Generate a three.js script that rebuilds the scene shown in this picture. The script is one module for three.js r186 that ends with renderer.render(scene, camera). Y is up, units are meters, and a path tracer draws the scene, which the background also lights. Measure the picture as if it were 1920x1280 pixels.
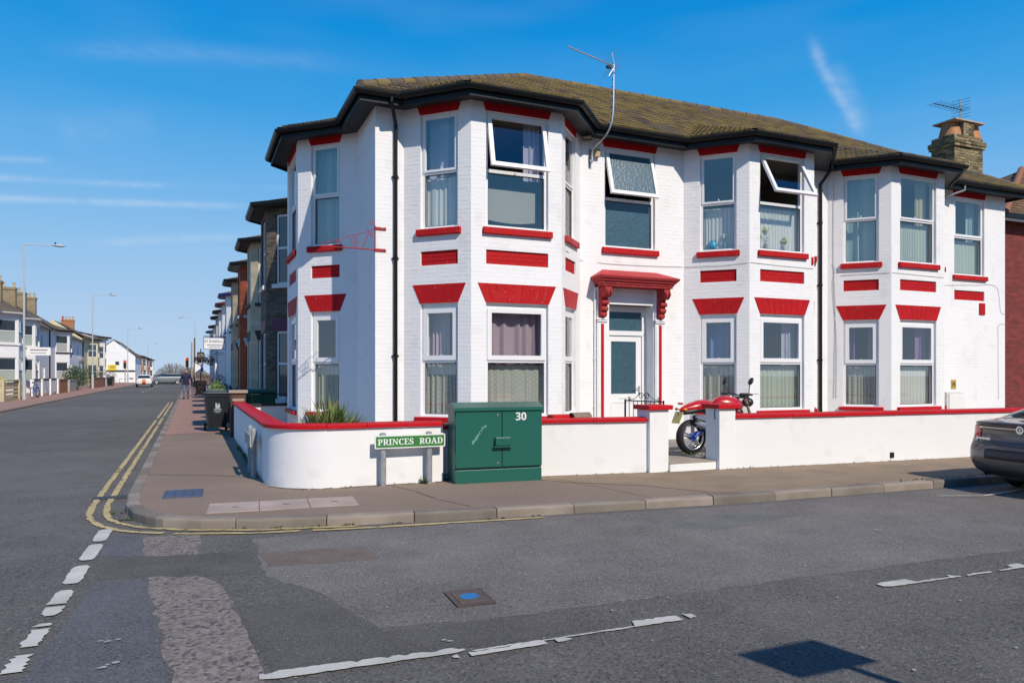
import * as THREE from 'three';
import { RoundedBoxGeometry } from 'three/addons/geometries/RoundedBoxGeometry.js';
import { TextGeometry } from 'three/addons/geometries/TextGeometry.js';
import { FontLoader } from 'three/addons/loaders/FontLoader.js';
import { MarchingCubes } from 'three/addons/objects/MarchingCubes.js';

// ---------------------------------------------------------------- camera
const scene = new THREE.Scene();
const FPX = 1385, YAW = THREE.MathUtils.degToRad(23.53), EYE = 1.6;
const camera = new THREE.PerspectiveCamera(2 * Math.atan(640 / FPX) * 180 / Math.PI, 1.5, 0.1, 3000);
camera.position.set(0, EYE, 0);
camera.rotation.y = -YAW;
camera.setViewOffset(1920, 1280, 0, -60, 1920, 1280);      // rising front: verticals stay upright
camera.updateProjectionMatrix();

// ---------------------------------------------------------------- sky
const cosY = Math.cos(YAW), sinY = Math.sin(YAW);
function skyDir(px, py) { const tx = (px - 960) / FPX, ty = (700 - py) / FPX; return new THREE.Vector3(sinY + cosY * tx, ty, -cosY + sinY * tx).normalize(); }
function makeSky() {
  const W = 2048, H = 1024, data = new Float32Array(W * H * 4);
  const stops = [[0, .52, .675, .85], [4, .43, .62, .86], [9, .29, .55, .86], [14, .155, .455, .84], [19, .050, .36, .79], [24, .008, .285, .735], [30, .004, .215, .64], [45, .004, .14, .48], [90, .004, .095, .36]];
  // thin high clouds and old trails: each a polyline of directions with width (degrees) and strength
  const trails = [
    [[[-300, 318], [0, 333], [250, 346], [560, 353]], .17, .26], [[[-300, 362], [0, 372], [260, 381], [470, 387]], .20, .34],
    [[[-60, 296], [95, 300]], .14, .2], [[[180, 456], [320, 447], [470, 444]], .25, .16],
    [[[90, 92], [300, 98], [460, 106], [640, 118]], .7, .06], [[[100, 250], [190, 236], [300, 231]], 1.2, .05],
    [[[1522, 70], [1540, 120], [1560, 160], [1590, 205], [1612, 250]], .38, .20], [[[1560, 120], [1585, 160], [1605, 200], [1618, 255]], .6, .10],
  ].map(([pts, w, a]) => ({ d: pts.map(p => skyDir(...p)), w: w * Math.PI / 180, a }));
  for (const t of trails) { t.mid = t.d.reduce((s, v) => s.add(v), new THREE.Vector3()).normalize(); t.reach = Math.cos(Math.min(3, Math.max(...t.d.map(v => v.angleTo(t.mid))) + t.w * 4)); }
  const hash = (i, j) => { const s = Math.sin(i * 127.1 + j * 311.7) * 43758.5453; return s - Math.floor(s); };
  const vn = (x, y) => { const i = Math.floor(x), j = Math.floor(y), f = x - i, g = y - j, a = f * f * (3 - 2 * f), b = g * g * (3 - 2 * g); return (hash(i, j) * (1 - a) + hash(i + 1, j) * a) * (1 - b) + (hash(i, j + 1) * (1 - a) + hash(i + 1, j + 1) * a) * b; };
  const v = new THREE.Vector3(), ab = new THREE.Vector3(), ap = new THREE.Vector3();
  for (let j = 0; j < H; j++) {
    const el = ((j + .5) / H - .5) * Math.PI, e = Math.max(0, el * 180 / Math.PI);
    let k = 0; while (k < stops.length - 2 && e > stops[k + 1][0]) k++;
    const f = Math.min(1, (e - stops[k][0]) / (stops[k + 1][0] - stops[k][0])), base = [1, 2, 3].map(c => stops[k][c] * (1 - f) + stops[k + 1][c] * f);
    for (let i = 0; i < W; i++) {
      const az = ((i + .5) / W - .5) * 2 * Math.PI; v.set(Math.cos(el) * Math.cos(az), Math.sin(el), Math.cos(el) * Math.sin(az));
      let c = 0;
      if (e > 0) {
        for (const t of trails) {
          if (v.dot(t.mid) < t.reach) continue;
          let best = 9, along = 0;
          for (let q = 0; q < t.d.length - 1; q++) { ab.subVectors(t.d[q + 1], t.d[q]); ap.subVectors(v, t.d[q]); const s = Math.max(0, Math.min(1, ap.dot(ab) / ab.lengthSq())), d = ap.addScaledVector(ab, -s).length(); if (d < best) { best = d; along = (q + s) / (t.d.length - 1); } }
          const ends = Math.min(1, Math.min(along, 1 - along) * 6 + .15);
          c += t.a * Math.exp(-Math.pow(best / t.w, 2) * 1.4) * ends * (.35 + .8 * vn(az * 70 + t.w * 900, el * 330) + .5 * vn(az * 240, el * 900));
        }
        c += .07 * Math.max(0, vn(az * 5, el * 26) * .6 + vn(az * 11 + 7, el * 60) * .4 - .42) * Math.min(1, e / 5);
      }
      c = Math.min(.6, c);
      const o = (j * W + i) * 4;
      for (let q = 0; q < 3; q++) data[o + q] = base[q] * (1 - c) + [.86, .9, .95][q] * c;
      data[o + 3] = 1;
    }
  }
  const t = new THREE.DataTexture(data, W, H, THREE.RGBAFormat, THREE.FloatType);
  t.mapping = THREE.EquirectangularReflectionMapping; t.magFilter = t.minFilter = THREE.LinearFilter; t.needsUpdate = true;
  return t;
}
const skyTexture = makeSky();
scene.background = skyTexture; scene.environment = skyTexture;

// ---------------------------------------------------------------- sun and exposure
const SUN = new THREE.Vector3(.155, .656, .739).normalize();
const sun = new THREE.DirectionalLight(0xfff3e4, 4.4);
sun.position.copy(SUN).multiplyScalar(120).add(new THREE.Vector3(4, 0, -16)); sun.target.position.set(4, 0, -16);
sun.castShadow = true; sun.shadow.mapSize.set(4096, 4096);
Object.assign(sun.shadow.camera, { left: -70, right: 70, top: 70, bottom: -70, near: 1, far: 320 });
scene.add(sun, sun.target);
const renderer = new THREE.WebGLRenderer({ antialias: true });
renderer.setSize(1024, 682);
renderer.toneMapping = THREE.LinearToneMapping; renderer.toneMappingExposure = .97;
renderer.shadowMap.enabled = true;

// ---------------------------------------------------------------- helpers
let seed = 7;
const rnd = () => { seed = (seed * 1664525 + 1013904223) >>> 0; return seed / 4294967296; };
const rr = (a, b) => a + (b - a) * rnd();
const pick = a => a[Math.floor(rnd() * a.length)];
const lin = (r, g, b) => new THREE.Color().setRGB(r, g, b);
function perm(n) { const a = new Float32Array(n * n); for (let i = 0; i < n * n; i++) a[i] = rnd(); return a; }
const LAT = perm(64);
function tnoise(x, y, per) {            // value noise that tiles with period per
  const i = Math.floor(x), j = Math.floor(y), f = x - i, g = y - j, a = f * f * (3 - 2 * f), b = g * g * (3 - 2 * g);
  const p0 = ((i % per) + per) % per, p1 = (p0 + 1) % per, q0 = (((j % per) + per) % per), q1 = (q0 + 1) % per, h0 = q0 * 1619, h1 = q1 * 1619;
  const A = LAT[(p0 * 7 + h0 + ((p0 * q0) >> 1)) & 4095], B = LAT[(p1 * 7 + h0 + ((p1 * q0) >> 1)) & 4095], C = LAT[(p0 * 7 + h1 + ((p0 * q1) >> 1)) & 4095], D = LAT[(p1 * 7 + h1 + ((p1 * q1) >> 1)) & 4095];
  return (A + (B - A) * a) * (1 - b) + (C + (D - C) * a) * b;
}
function fbm(u, v, per, oct) { let s = 0, a = .5, n = 0; for (let k = 0; k < oct; k++) { s += a * tnoise(u * per, v * per, per); n += a; a *= .5; per *= 2; } return s / n; }
const SLUT = new Uint8Array(4097).map((_, i) => { const x = i / 4096; return 255 * (x <= .0031308 ? 12.92 * x : 1.055 * Math.pow(x, 1 / 2.4) - .055); });
const toS = x => SLUT[x <= 0 ? 0 : x >= 1 ? 4096 : (x * 4096) | 0];
const toS0 = x => 255 * (x <= .0031308 ? 12.92 * x : 1.055 * Math.pow(Math.max(x, 0), 1 / 2.4) - .055);
// fn(u, v, i, j) -> [r, g, b] linear (colour) or a number 0..1 (data)
function tex(size, metres, fn, data = false) {
  const d = new Uint8Array(size * size * 4);
  for (let j = 0; j < size; j++) for (let i = 0; i < size; i++) {
    const c = fn(i / size, j / size, i, j), o = (j * size + i) * 4;
    if (data) d[o] = d[o + 1] = d[o + 2] = Math.max(0, Math.min(255, c * 255)); else for (let q = 0; q < 3; q++) d[o + q] = Math.max(0, Math.min(255, toS(c[q])));
    d[o + 3] = 255;
  }
  const t = new THREE.DataTexture(d, size, size, THREE.RGBAFormat);
  t.wrapS = t.wrapT = THREE.RepeatWrapping; t.magFilter = THREE.LinearFilter; t.minFilter = THREE.LinearMipmapLinearFilter; t.generateMipmaps = true;
  if (!data) t.colorSpace = THREE.SRGBColorSpace;
  t.repeat.set(1 / metres, 1 / metres); t.needsUpdate = true;
  return t;
}
const rep = (t, m) => { const c = t.clone(); c.repeat.set(1 / m, 1 / m); c.needsUpdate = true; return c; };

// mesh builder: positions with flat or given normals, optional vertex colours
class MB {
  constructor() { this.p = []; this.n = []; this.c = []; this.hasC = false; this.m = null; this.t = null; }
  at(m) { this.m = m; return this; }
  tri(a, b, c, col) {
    if (this.m) [a, b, c] = [a, b, c].map(q => new THREE.Vector3(...q).applyMatrix4(this.m).toArray());
    const ux = b[0] - a[0], uy = b[1] - a[1], uz = b[2] - a[2], vx = c[0] - a[0], vy = c[1] - a[1], vz = c[2] - a[2];
    let nx = uy * vz - uz * vy, ny = uz * vx - ux * vz, nz = ux * vy - uy * vx; const l = Math.hypot(nx, ny, nz); if (l < 1e-12) return this;
    nx /= l; ny /= l; nz /= l;
    this.p.push(...a, ...b, ...c); this.n.push(nx, ny, nz, nx, ny, nz, nx, ny, nz); this.col(col, 3); return this;
  }
  col(col, k) { if (col) this.hasC = true; for (let i = 0; i < k; i++) if (col) this.c.push(col[0], col[1], col[2]); else this.c.push(1, 1, 1); }
  quad(a, b, c, d, col) { this.tri(a, b, c, col); return this.tri(a, c, d, col); }
  poly(pts, col) { for (let i = 1; i < pts.length - 1; i++) this.tri(pts[0], pts[i], pts[i + 1], col); return this; }
  geo(g, m, col) {
    g = g.index ? g.toNonIndexed() : g.clone(); if (m) g.applyMatrix4(m); if (this.m) g.applyMatrix4(this.m);
    const P = g.attributes.position.array, N = g.attributes.normal.array;
    for (let i = 0; i < P.length; i++) { this.p.push(P[i]); this.n.push(N[i]); }
    this.col(col, P.length / 3); return this;
  }
  box(x0, x1, y0, y1, z0, z1, col) {
    const P = (x, y, z) => [x, y, z];
    this.quad(P(x0, y0, z1), P(x1, y0, z1), P(x1, y1, z1), P(x0, y1, z1), col).quad(P(x1, y0, z0), P(x0, y0, z0), P(x0, y1, z0), P(x1, y1, z0), col);
    this.quad(P(x0, y0, z0), P(x0, y0, z1), P(x0, y1, z1), P(x0, y1, z0), col).quad(P(x1, y0, z1), P(x1, y0, z0), P(x1, y1, z0), P(x1, y1, z1), col);
    return this.quad(P(x0, y1, z1), P(x1, y1, z1), P(x1, y1, z0), P(x0, y1, z0), col).quad(P(x0, y0, z0), P(x1, y0, z0), P(x1, y0, z1), P(x0, y0, z1), col);
  }
  rbox(cx, cy, cz, sx, sy, sz, r = .01, m, seg = 1) { const g = new RoundedBoxGeometry(sx, sy, sz, seg, Math.min(r, sx / 2.1, sy / 2.1, sz / 2.1)); g.translate(cx, cy, cz); return this.geo(g, m); }
  cyl(a, b, r0, r1 = r0, seg = 10, cap = true) {
    const A = new THREE.Vector3(...a), B = new THREE.Vector3(...b), L = A.distanceTo(B), g = new THREE.CylinderGeometry(r1, r0, L, seg, 1, !cap);
    g.applyQuaternion(new THREE.Quaternion().setFromUnitVectors(new THREE.Vector3(0, 1, 0), B.clone().sub(A).normalize())); g.translate((a[0] + b[0]) / 2, (a[1] + b[1]) / 2, (a[2] + b[2]) / 2); return this.geo(g);
  }
  tube(pts, r, seg = 6, smooth = false, steps) {
    const V = pts.map(p => new THREE.Vector3(...p));
    if (smooth) return this.geo(new THREE.TubeGeometry(new THREE.CatmullRomCurve3(V, false, 'centripetal'), steps ?? V.length * 5, r, seg));
    for (let i = 0; i < V.length - 1; i++) { this.cyl(pts[i], pts[i + 1], r, r, seg); if (i) this.geo(new THREE.SphereGeometry(r, seg, 4), new THREE.Matrix4().makeTranslation(...pts[i])); }
    return this;
  }
  lathe(prof, seg, x, y, z) { const g = new THREE.LatheGeometry(prof.map(q => new THREE.Vector2(...q)), seg); g.translate(x, y, z); return this.geo(g); }
  // closed profile [[outward, height]...] swept along path [[x, z]...] with mitred corners; outward is (-dz, dx)
  sweep(profile, path, y = 0, cap = true, col) {
    const n = path.length, dir = [], out = [];
    for (let i = 0; i < n - 1; i++) { const dx = path[i + 1][0] - path[i][0], dz = path[i + 1][1] - path[i][1], l = Math.hypot(dx, dz); dir.push([dx / l, dz / l]); }
    for (let i = 0; i < n; i++) { const a = dir[Math.max(0, i - 1)], b = dir[Math.min(n - 2, i)], na = [-a[1], a[0]], nb = [-b[1], b[0]], k = 1 + na[0] * nb[0] + na[1] * nb[1]; out.push([(na[0] + nb[0]) / k, (na[1] + nb[1]) / k]); }
    const ring = i => profile.map(([o, h]) => [path[i][0] + out[i][0] * o, y + h + (path[i][2] ?? 0), path[i][1] + out[i][1] * o]);
    const R = path.map((_, i) => ring(i)), m = profile.length;
    for (let i = 0; i < n - 1; i++) for (let k = 0; k < m; k++) { const q = (k + 1) % m; this.quad(R[i][k], R[i + 1][k], R[i + 1][q], R[i][q], col); }
    if (cap) { this.poly(R[0], col); this.poly([...R[n - 1]].reverse(), col); }
    return this;
  }
  build() {
    const g = new THREE.BufferGeometry(), P = this.p, N = this.n, uv = new Float32Array(P.length / 3 * 2);
    for (let i = 0; i < P.length / 3; i++) {   // metric uv by the dominant axis of the face
      const x = P[i * 3], y = P[i * 3 + 1], z = P[i * 3 + 2], t = i - i % 3; let ax = 0, ay = 0, az = 0;
      for (let q = 0; q < 3; q++) { ax += Math.abs(N[(t + q) * 3]); ay += Math.abs(N[(t + q) * 3 + 1]); az += Math.abs(N[(t + q) * 3 + 2]); }
      if (ay >= ax && ay >= az) { uv[i * 2] = x; uv[i * 2 + 1] = -z; } else if (ax > az) { uv[i * 2] = z; uv[i * 2 + 1] = y; } else { uv[i * 2] = x; uv[i * 2 + 1] = y; }
    }
    g.setAttribute('position', new THREE.Float32BufferAttribute(P, 3)); g.setAttribute('normal', new THREE.Float32BufferAttribute(N, 3)); g.setAttribute('uv', new THREE.BufferAttribute(uv, 2));
    if (this.hasC) g.setAttribute('color', new THREE.Float32BufferAttribute(this.c, 3));
    return g;
  }
}
const mb = () => new MB();
// a wall face: left end (x, z) and unit direction seen from outside; pt(u, y, n) with n outward
class Face {
  constructor(x0, z0, x1, z1) { this.x = x0; this.z = z0; this.w = Math.hypot(x1 - x0, z1 - z0); this.dx = (x1 - x0) / this.w; this.dz = (z1 - z0) / this.w; }
  pt(u, y, n = 0) { return [this.x + this.dx * u - this.dz * n, y, this.z + this.dz * u + this.dx * n]; }
  box(m, u0, u1, y0, y1, n0, n1) {
    const p = (u, y, n) => this.pt(u, y, n);
    m.quad(p(u0, y0, n1), p(u1, y0, n1), p(u1, y1, n1), p(u0, y1, n1)).quad(p(u0, y0, n0), p(u0, y0, n1), p(u0, y1, n1), p(u0, y1, n0)).quad(p(u1, y0, n1), p(u1, y0, n0), p(u1, y1, n0), p(u1, y1, n1));
    return m.quad(p(u0, y1, n1), p(u1, y1, n1), p(u1, y1, n0), p(u0, y1, n0)).quad(p(u0, y0, n0), p(u1, y0, n0), p(u1, y0, n1), p(u0, y0, n1)).quad(p(u1, y0, n0), p(u0, y0, n0), p(u0, y1, n0), p(u1, y1, n0));
  }
  matrix(u, y, n) { return new THREE.Matrix4().makeBasis(new THREE.Vector3(this.dx, 0, this.dz), new THREE.Vector3(0, 1, 0), new THREE.Vector3(-this.dz, 0, this.dx)).setPosition(...this.pt(u, y, n)); }
  // flat wall with rectangular holes [u0, u1, y0, y1] and their reveals
  wall(m, u0, u1, y0, y1, holes, depth = .13) {
    const us = [...new Set([u0, u1, ...holes.flatMap(h => [h[0], h[1]])])].sort((a, b) => a - b), ys = [...new Set([y0, y1, ...holes.flatMap(h => [h[2], h[3]])])].sort((a, b) => a - b);
    for (let i = 0; i < us.length - 1; i++) for (let j = 0; j < ys.length - 1; j++) {
      const u = (us[i] + us[i + 1]) / 2, y = (ys[j] + ys[j + 1]) / 2;
      if (holes.some(h => u > h[0] && u < h[1] && y > h[2] && y < h[3])) continue;
      m.quad(this.pt(us[i], ys[j]), this.pt(us[i + 1], ys[j]), this.pt(us[i + 1], ys[j + 1]), this.pt(us[i], ys[j + 1]));
    }
    for (const [a, b, c, d, dep = depth] of holes) {
      const p = (u, y, n) => this.pt(u, y, n);
      m.quad(p(a, c, 0), p(b, c, 0), p(b, c, -dep), p(a, c, -dep)).quad(p(a, d, -dep), p(b, d, -dep), p(b, d, 0), p(a, d, 0)).quad(p(a, c, -dep), p(a, d, -dep), p(a, d, 0), p(a, c, 0)).quad(p(b, c, 0), p(b, d, 0), p(b, d, -dep), p(b, c, -dep));
    }
    return m;
  }
  // bricks with bevelled arrises, proud of the face, left out over the holes
  bricks(m, u0, u1, y0, y1, holes, { h = .075, l = .225, j = .008, proud = .0017, back = 0, vary = .0010, cols } = {}) {
    let row = 0;
    for (let y = y0; y < y1 - .02; y += h, row++) {
      const yt = Math.min(y + h - j, y1); let spans = [[u0, u1]];
      for (const [a, b, c, d] of holes) if (yt > c && y < d) spans = spans.flatMap(([s, e]) => b <= s || a >= e ? [[s, e]] : [[s, a], [b, e]].filter(q => q[1] - q[0] > .03));
      for (const [s, e] of spans) {
        let u = s - (row % 2 ? l / 2 : 0) - (((s / l) % 1) + 1) % 1 * 0;
        for (; u < e; u += l) {
          const a = Math.max(u, s), b = Math.min(u + l - j, e); if (b - a < .03) continue;
          const n = back + proud + (rnd() - .5) * 2 * vary, v = .004, yj = y + (rnd() - .5) * .002, p = (x, q, k) => this.pt(x, q, k), col = cols && cols(a, y);
          const A = p(a + v, yj + v, n), B = p(b - v, yj + v, n), C = p(b - v, yt - v, n), D = p(a + v, yt - v, n), E = p(a, yj, back), F = p(b, yj, back), G = p(b, yt, back), H = p(a, yt, back);
          m.quad(A, B, C, D, col).quad(E, F, B, A, col).quad(F, G, C, B, col).quad(G, H, D, C, col).quad(H, E, A, D, col);
        }
      }
    }
    return m;
  }
}
const used = {};
function numbered(n) { const k = used[n] = (used[n] ?? -1) + 1; return k ? n + '_' + String(k).padStart(3, '0') : n; }
// a mesh; parent with .origin holds geometry given in world coordinates
function obj(name, m, material, parent = scene) {
  const g = m.isBufferGeometry ? m : m.build();
  let o = parent; while (o && o !== scene && !o.origin) o = o.parent;
  if (o && o.origin && !m.local) g.translate(-o.origin[0], -o.origin[1], -o.origin[2]);
  const mesh = new THREE.Mesh(g, material); mesh.name = parent === scene ? numbered(name) : name; mesh.castShadow = mesh.receiveShadow = true; parent.add(mesh); return mesh;
}
function tag(o, label, category, group, kind) { Object.assign(o.userData, { label, category }); if (group) o.userData.group = group; if (kind) o.userData.kind = kind; return o; }
function struct(name, m, material) { const o = obj(name, m, material); o.userData.kind = 'structure'; return o; }
// group standing at [x, y, z]; world = true lets its parts be given in world coordinates
function thing(name, label, category, pos = [0, 0, 0], turn = 0, group, world = false) {
  const o = new THREE.Group(); o.name = numbered(name); scene.add(o); o.position.set(...pos); o.rotation.y = turn; if (world) o.origin = pos; return tag(o, label, category, group);
}
// one mesh as a thing, pivot at its base
function single(name, m, material, pos, label, category, group, kind) { const g = m.build(); g.translate(-pos[0], -pos[1], -pos[2]); const o = obj(name, g, material); o.position.set(...pos); return tag(o, label, category, group, kind); }
function dup(o, pos, turn, label, group) { const c = o.clone(); c.name = numbered(o.name.replace(/_\d{3}$/, '')); c.userData = { ...o.userData }; scene.add(c); c.position.set(...pos); c.rotation.y = turn; if (label) c.userData.label = label; if (group) c.userData.group = group; return c; }
const font = async f => new FontLoader().loadAsync('fonts/droid/droid_' + f + '.typeface.json');
const serif = await font('serif_bold'), sans = await font('sans_bold');
function text(str, f, size, depth = .002, wide = 1) { const g = new TextGeometry(str, { font: f, size, depth, curveSegments: 5, bevelEnabled: false }); g.computeBoundingBox(); const b = g.boundingBox; g.translate(-(b.min.x + b.max.x) / 2, -(b.min.y + b.max.y) / 2, 0); g.scale(wide, 1, 1); return g; }

// ---------------------------------------------------------------- materials
const std = (color, roughness = .8, o = {}) => new THREE.MeshStandardMaterial({ color: Array.isArray(color) ? lin(...color) : color, roughness, ...o });
const phys = (color, roughness, o = {}) => new THREE.MeshPhysicalMaterial({ color: lin(...color), roughness, ...o });
const fine = tex(512, .6, (u, v) => .5 + .5 * (fbm(u, v, 64, 2) - .5) * 1.6 + (rnd() - .5) * .25, true);
const soft = tex(256, 1, (u, v) => fbm(u, v, 8, 4), true);
// asphalt seen close: chippings, worn patches, a few pale stones
const asphaltTex = tex(2048, 22, (u, v) => {
  const big = fbm(u, v, 4, 3) - .5 + .7 * (fbm(u * .25, v, 36, 2) - .5) * (fbm(u + .3, v, 3, 1)), mid = fbm(u, v, 48, 2) - .5, r = rnd(), sp = (r - .5) * .085 + (r > .985 ? .12 : 0) - (r < .03 ? .04 : 0);
  const k = .114 * (1 + big * .5 + mid * .34) + sp; return [k * 1.02, k * .955, k * .875];
});
const asphalt = std([1, 1, 1], .92, { map: asphaltTex, bumpMap: fine, bumpScale: .004 });
const palerAsphalt = std([1.36, 1.34, 1.32], .9, { map: rep(asphaltTex, 17), bumpMap: fine, bumpScale: .003 });
const darkAsphalt = std([.84, .84, .84], .92, { map: rep(asphaltTex, 13), bumpMap: fine, bumpScale: .006 });
const blueAsphalt = std([.92, .98, 1.12], .88, { map: rep(asphaltTex, 15), bumpMap: fine, bumpScale: .002 });
const brownAsphalt = std([1.2, 1.02, .92], .95, { map: rep(asphaltTex, 9), bumpMap: fine, bumpScale: .006 });
const stonyTex = tex(1024, 2.6, (u, v) => {
  const a = fbm(u, v, 110, 3), w = fbm(u + .37, v + .11, 96, 2), hole = .75 * Math.min(1, Math.max(0, (w - .66) * 8)), r = (rnd() - .5) * .09, k = .19 + (a - .5) * .22 + r;
  const d = Math.min(1, hole); return [k * (1 - d) * 1.06 + d * .05, k * (1 - d) * .90 + d * .055, k * (1 - d) * .80 + d * .06];
});
const stonyBump = tex(512, 2.6, (u, v) => 1 - Math.min(1, Math.max(0, (fbm(u + .37, v + .11, 96, 2) - .63) * 6)), true);
const stony = std([1, 1, 1], .95, { map: stonyTex, bumpMap: stonyBump, bumpScale: .008 });
const paveTex = tex(1024, 7, (u, v) => { const b = fbm(u, v, 6, 4) - .5, r = (rnd() - .5) * .06, k = 1 + b * .36; return [.236 * k + r, .176 * k + r, .132 * k + r]; });
const pavement = std([1, 1, 1], .93, { map: paveTex, bumpMap: fine, bumpScale: .003 });
const gritTex = tex(1024, 3.4, (u, v) => { const b = fbm(u, v, 10, 3) - .5, r = rnd(), s = (r - .5) * .16 + (r > .96 ? .14 : 0), k = 1 + b * .4; return [.262 * k + s, .195 * k + s * .95, .128 * k + s * .8]; });
const grit = std([1, 1, 1], .96, { map: gritTex, bumpMap: fine, bumpScale: .005 });
const paverTex = tex(512, 3, (u, v) => { const b = fbm(u, v, 10, 3) - .5, r = (rnd() - .5) * .06; return [.34 * (1 + b * .4) + r, .20 * (1 + b * .4) + r, .155 * (1 + b * .4) + r]; });
const pavers = std([1, 1, 1], .93, { map: paverTex });
const concTex = tex(512, 2, (u, v) => { const k = 1 + (fbm(u, v, 8, 4) - .5) * .5 + (rnd() - .5) * .16; return [k * .8, k * .8, k * .8]; });
const kerbMat = std([.28, .24, .195], .93, { map: concTex, bumpMap: fine, bumpScale: .003 });
const kerbMats = [[.33, .28, .225], [.27, .235, .19], [.36, .30, .245], [.23, .20, .165]].map(c => std(c, .93, { map: concTex, bumpMap: fine, bumpScale: .004 }));
const slabMat = std([.50, .40, .335], .92, { map: concTex, bumpMap: fine, bumpScale: .002 });
const concrete = std([.48, .45, .40], .92, { map: concTex });
const paintTex = tex(1024, 5.2, (u, v) => { const s = fbm(u, v, 5, 4) - .5, d = Math.max(0, fbm(u * 1, v, 22, 3) - .60) * .9, k = 1 + s * .07 - d * .32 + (rnd() - .5) * .02; return [.825 * k, .825 * k, .82 * k]; });
const white = std([1, 1, 1], .72, { map: paintTex, bumpMap: rep(fine, .9), bumpScale: .0015 });
const renderTex = tex(1024, 4.1, (u, v) => { const s = fbm(u, v, 4, 4) - .5, d = Math.max(0, fbm(u, v, 14, 3) - .62) * 1.2, k = 1 + s * .08 - d * .30 + (rnd() - .5) * .02; return [.82 * k, .82 * k, .81 * k]; });
const render = std([1, 1, 1], .78, { map: renderTex, bumpMap: rep(fine, 1.3), bumpScale: .0013 });
const redTex = tex(512, 1.7, (u, v) => { const b = fbm(u, v, 8, 4) - .5, chip = fbm(u, v, 70, 2) > .865 ? 1 : 0, k = 1 + b * .30 + (rnd() - .5) * .06; return chip ? [.52, .16, .15] : [.455 * k, .012 * k, .015 * k]; });
const redPaint = phys([1, 1, 1], .6, { specularIntensity: .3, map: redTex, bumpMap: rep(fine, .7), bumpScale: .0015 });
const redSoft = phys([.80, 3.4, 2.8], .6, { specularIntensity: .3, map: rep(redTex, 2.3), bumpMap: rep(fine, .7), bumpScale: .0015 });
const redCap = phys([1.12, .8, 1.1], .5, { specularIntensity: .35, map: rep(redTex, 3.1), bumpMap: rep(fine, .8), bumpScale: .0015 });
const fadedRed = phys([1.0, 4.0, 3.6], .6, { specularIntensity: .3, map: rep(redTex, 2.0) });
const upvc = phys([.82, .82, .82], .32, { clearcoat: .25, clearcoatRoughness: .3 });
const glass = phys([.93, .97, .96], .01, { transmission: 1, thickness: 0, ior: 2.35 });
const frostBump = tex(512, .34, (u, v) => { const a = fbm(u, v, 18, 3), b = fbm(u + .3, v + .6, 34, 2); return Math.abs(a - .5) * 2.2 + b * .5; }, true);
const frostGlintTex = tex(512, .8, (u, v) => { const a = fbm(u, v, 34, 2), b = fbm(u + .4, v + .2, 60, 2), w = Math.abs(a - .5) < .045 ? 1 : 0, s = b > .68 ? .8 : 0, k = Math.max(w, s) * (.5 + rnd() * .5); return [.035 + k * .06, .105 + k * .09, .150 + k * .11]; });  // pale flecks painted into the teal as sparkle off the glass relief
const frosted = phys([1, 1, 1], .34, { map: frostGlintTex, transmission: .25, thickness: 0, ior: 1.8, bumpMap: rep(frostBump, 1.0), bumpScale: .0025 });
const blackPlastic = phys([.006, .0065, .007], .42, { specularIntensity: .6 });
const blackMatte = std([.02, .02, .022], .7);
const soffitMat = std([.02, .021, .025], .6);
const iron = std([.015, .015, .016], .55, { metalness: .3 });
const galv = std([.40, .42, .43], .5, { metalness: .55, map: rep(concTex, .9) });
const alu = std([.62, .63, .64], .35, { metalness: .8 });
const postGrey = std([.33, .36, .38], .75, { map: rep(concTex, .5), bumpMap: fine, bumpScale: .002 });
const leadGrey = std([.30, .31, .32], .7);
const terracotta = std([.52, .25, .11], .85, { map: concTex });
const buffPot = std([.60, .47, .26], .85, { map: concTex });
const tilePalette = [[.125, .090, .052], [.165, .120, .066], [.205, .148, .052], [.250, .182, .058], [.110, .086, .062], [.180, .140, .088]];
const tileMats = tilePalette.map(c => std(c, .95, { map: concTex, bumpMap: rep(fine, .5), bumpScale: .004 }));
const tileVC = std([1, 1, 1], .95, { map: concTex, bumpMap: rep(fine, .5), bumpScale: .004, vertexColors: true });
const ridgeMats = [[.17, .13, .075], [.22, .165, .06], [.14, .115, .085]].map(c => std(c, .95, { map: concTex }));
const brickVC = std([1, 1, 1], .9, { vertexColors: true, map: concTex });
const mortarGrey = std([.22, .20, .17], .95, { map: concTex });
const mortarDark = std([.10, .085, .075], .95);
const cabinetGreen = phys([.012, .115, .085], .34, { clearcoat: .35, clearcoatRoughness: .35, bumpMap: rep(soft, .5), bumpScale: .0012 });
const signGreen = std([.035, .20, .040], .45);
const whiteInk = std([.80, .80, .78], .6);
const lineWhiteMat = std([.66, .64, .57], .8, { map: concTex, bumpMap: fine, bumpScale: .002 });
const lineYellowMat = std([.60, .475, .22], .8, { map: concTex, bumpMap: fine, bumpScale: .002 });
const leafMats = [[.075, .125, .030], [.11, .165, .045], [.055, .095, .028], [.16, .19, .07]].map(c => phys(c, .6, { transmission: .15, thickness: 0 }));
const grassMat = phys([.075, .125, .025], .8, { transmission: .2, thickness: 0 });
const rubber = std([.018, .018, .019], .75);
const chrome = std([.75, .76, .78], .12, { metalness: 1 });
const wood = std([.20, .13, .075], .8, { map: concTex });
const roomMat = std([.30, .27, .235], .9), floorMat = std([.12, .08, .055], .8);
const fabric = (c, o = {}) => phys(c, .95, { transmission: .22, thickness: 0, ...o });
const laceTex = tex(256, .36, (u, v) => { const cx = (u * 5) % 1 - .5, cy = (v * 4 + (Math.floor(u * 5) % 2) * .5) % 1 - .5, d = Math.hypot(cx * 1.8, cy), k = d < .2 ? 1 : .62 + .12 * fbm(u, v, 24, 2) + (u * 60 % 1 < .3 ? .05 : 0); return [k, k, k * .97]; });
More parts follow.
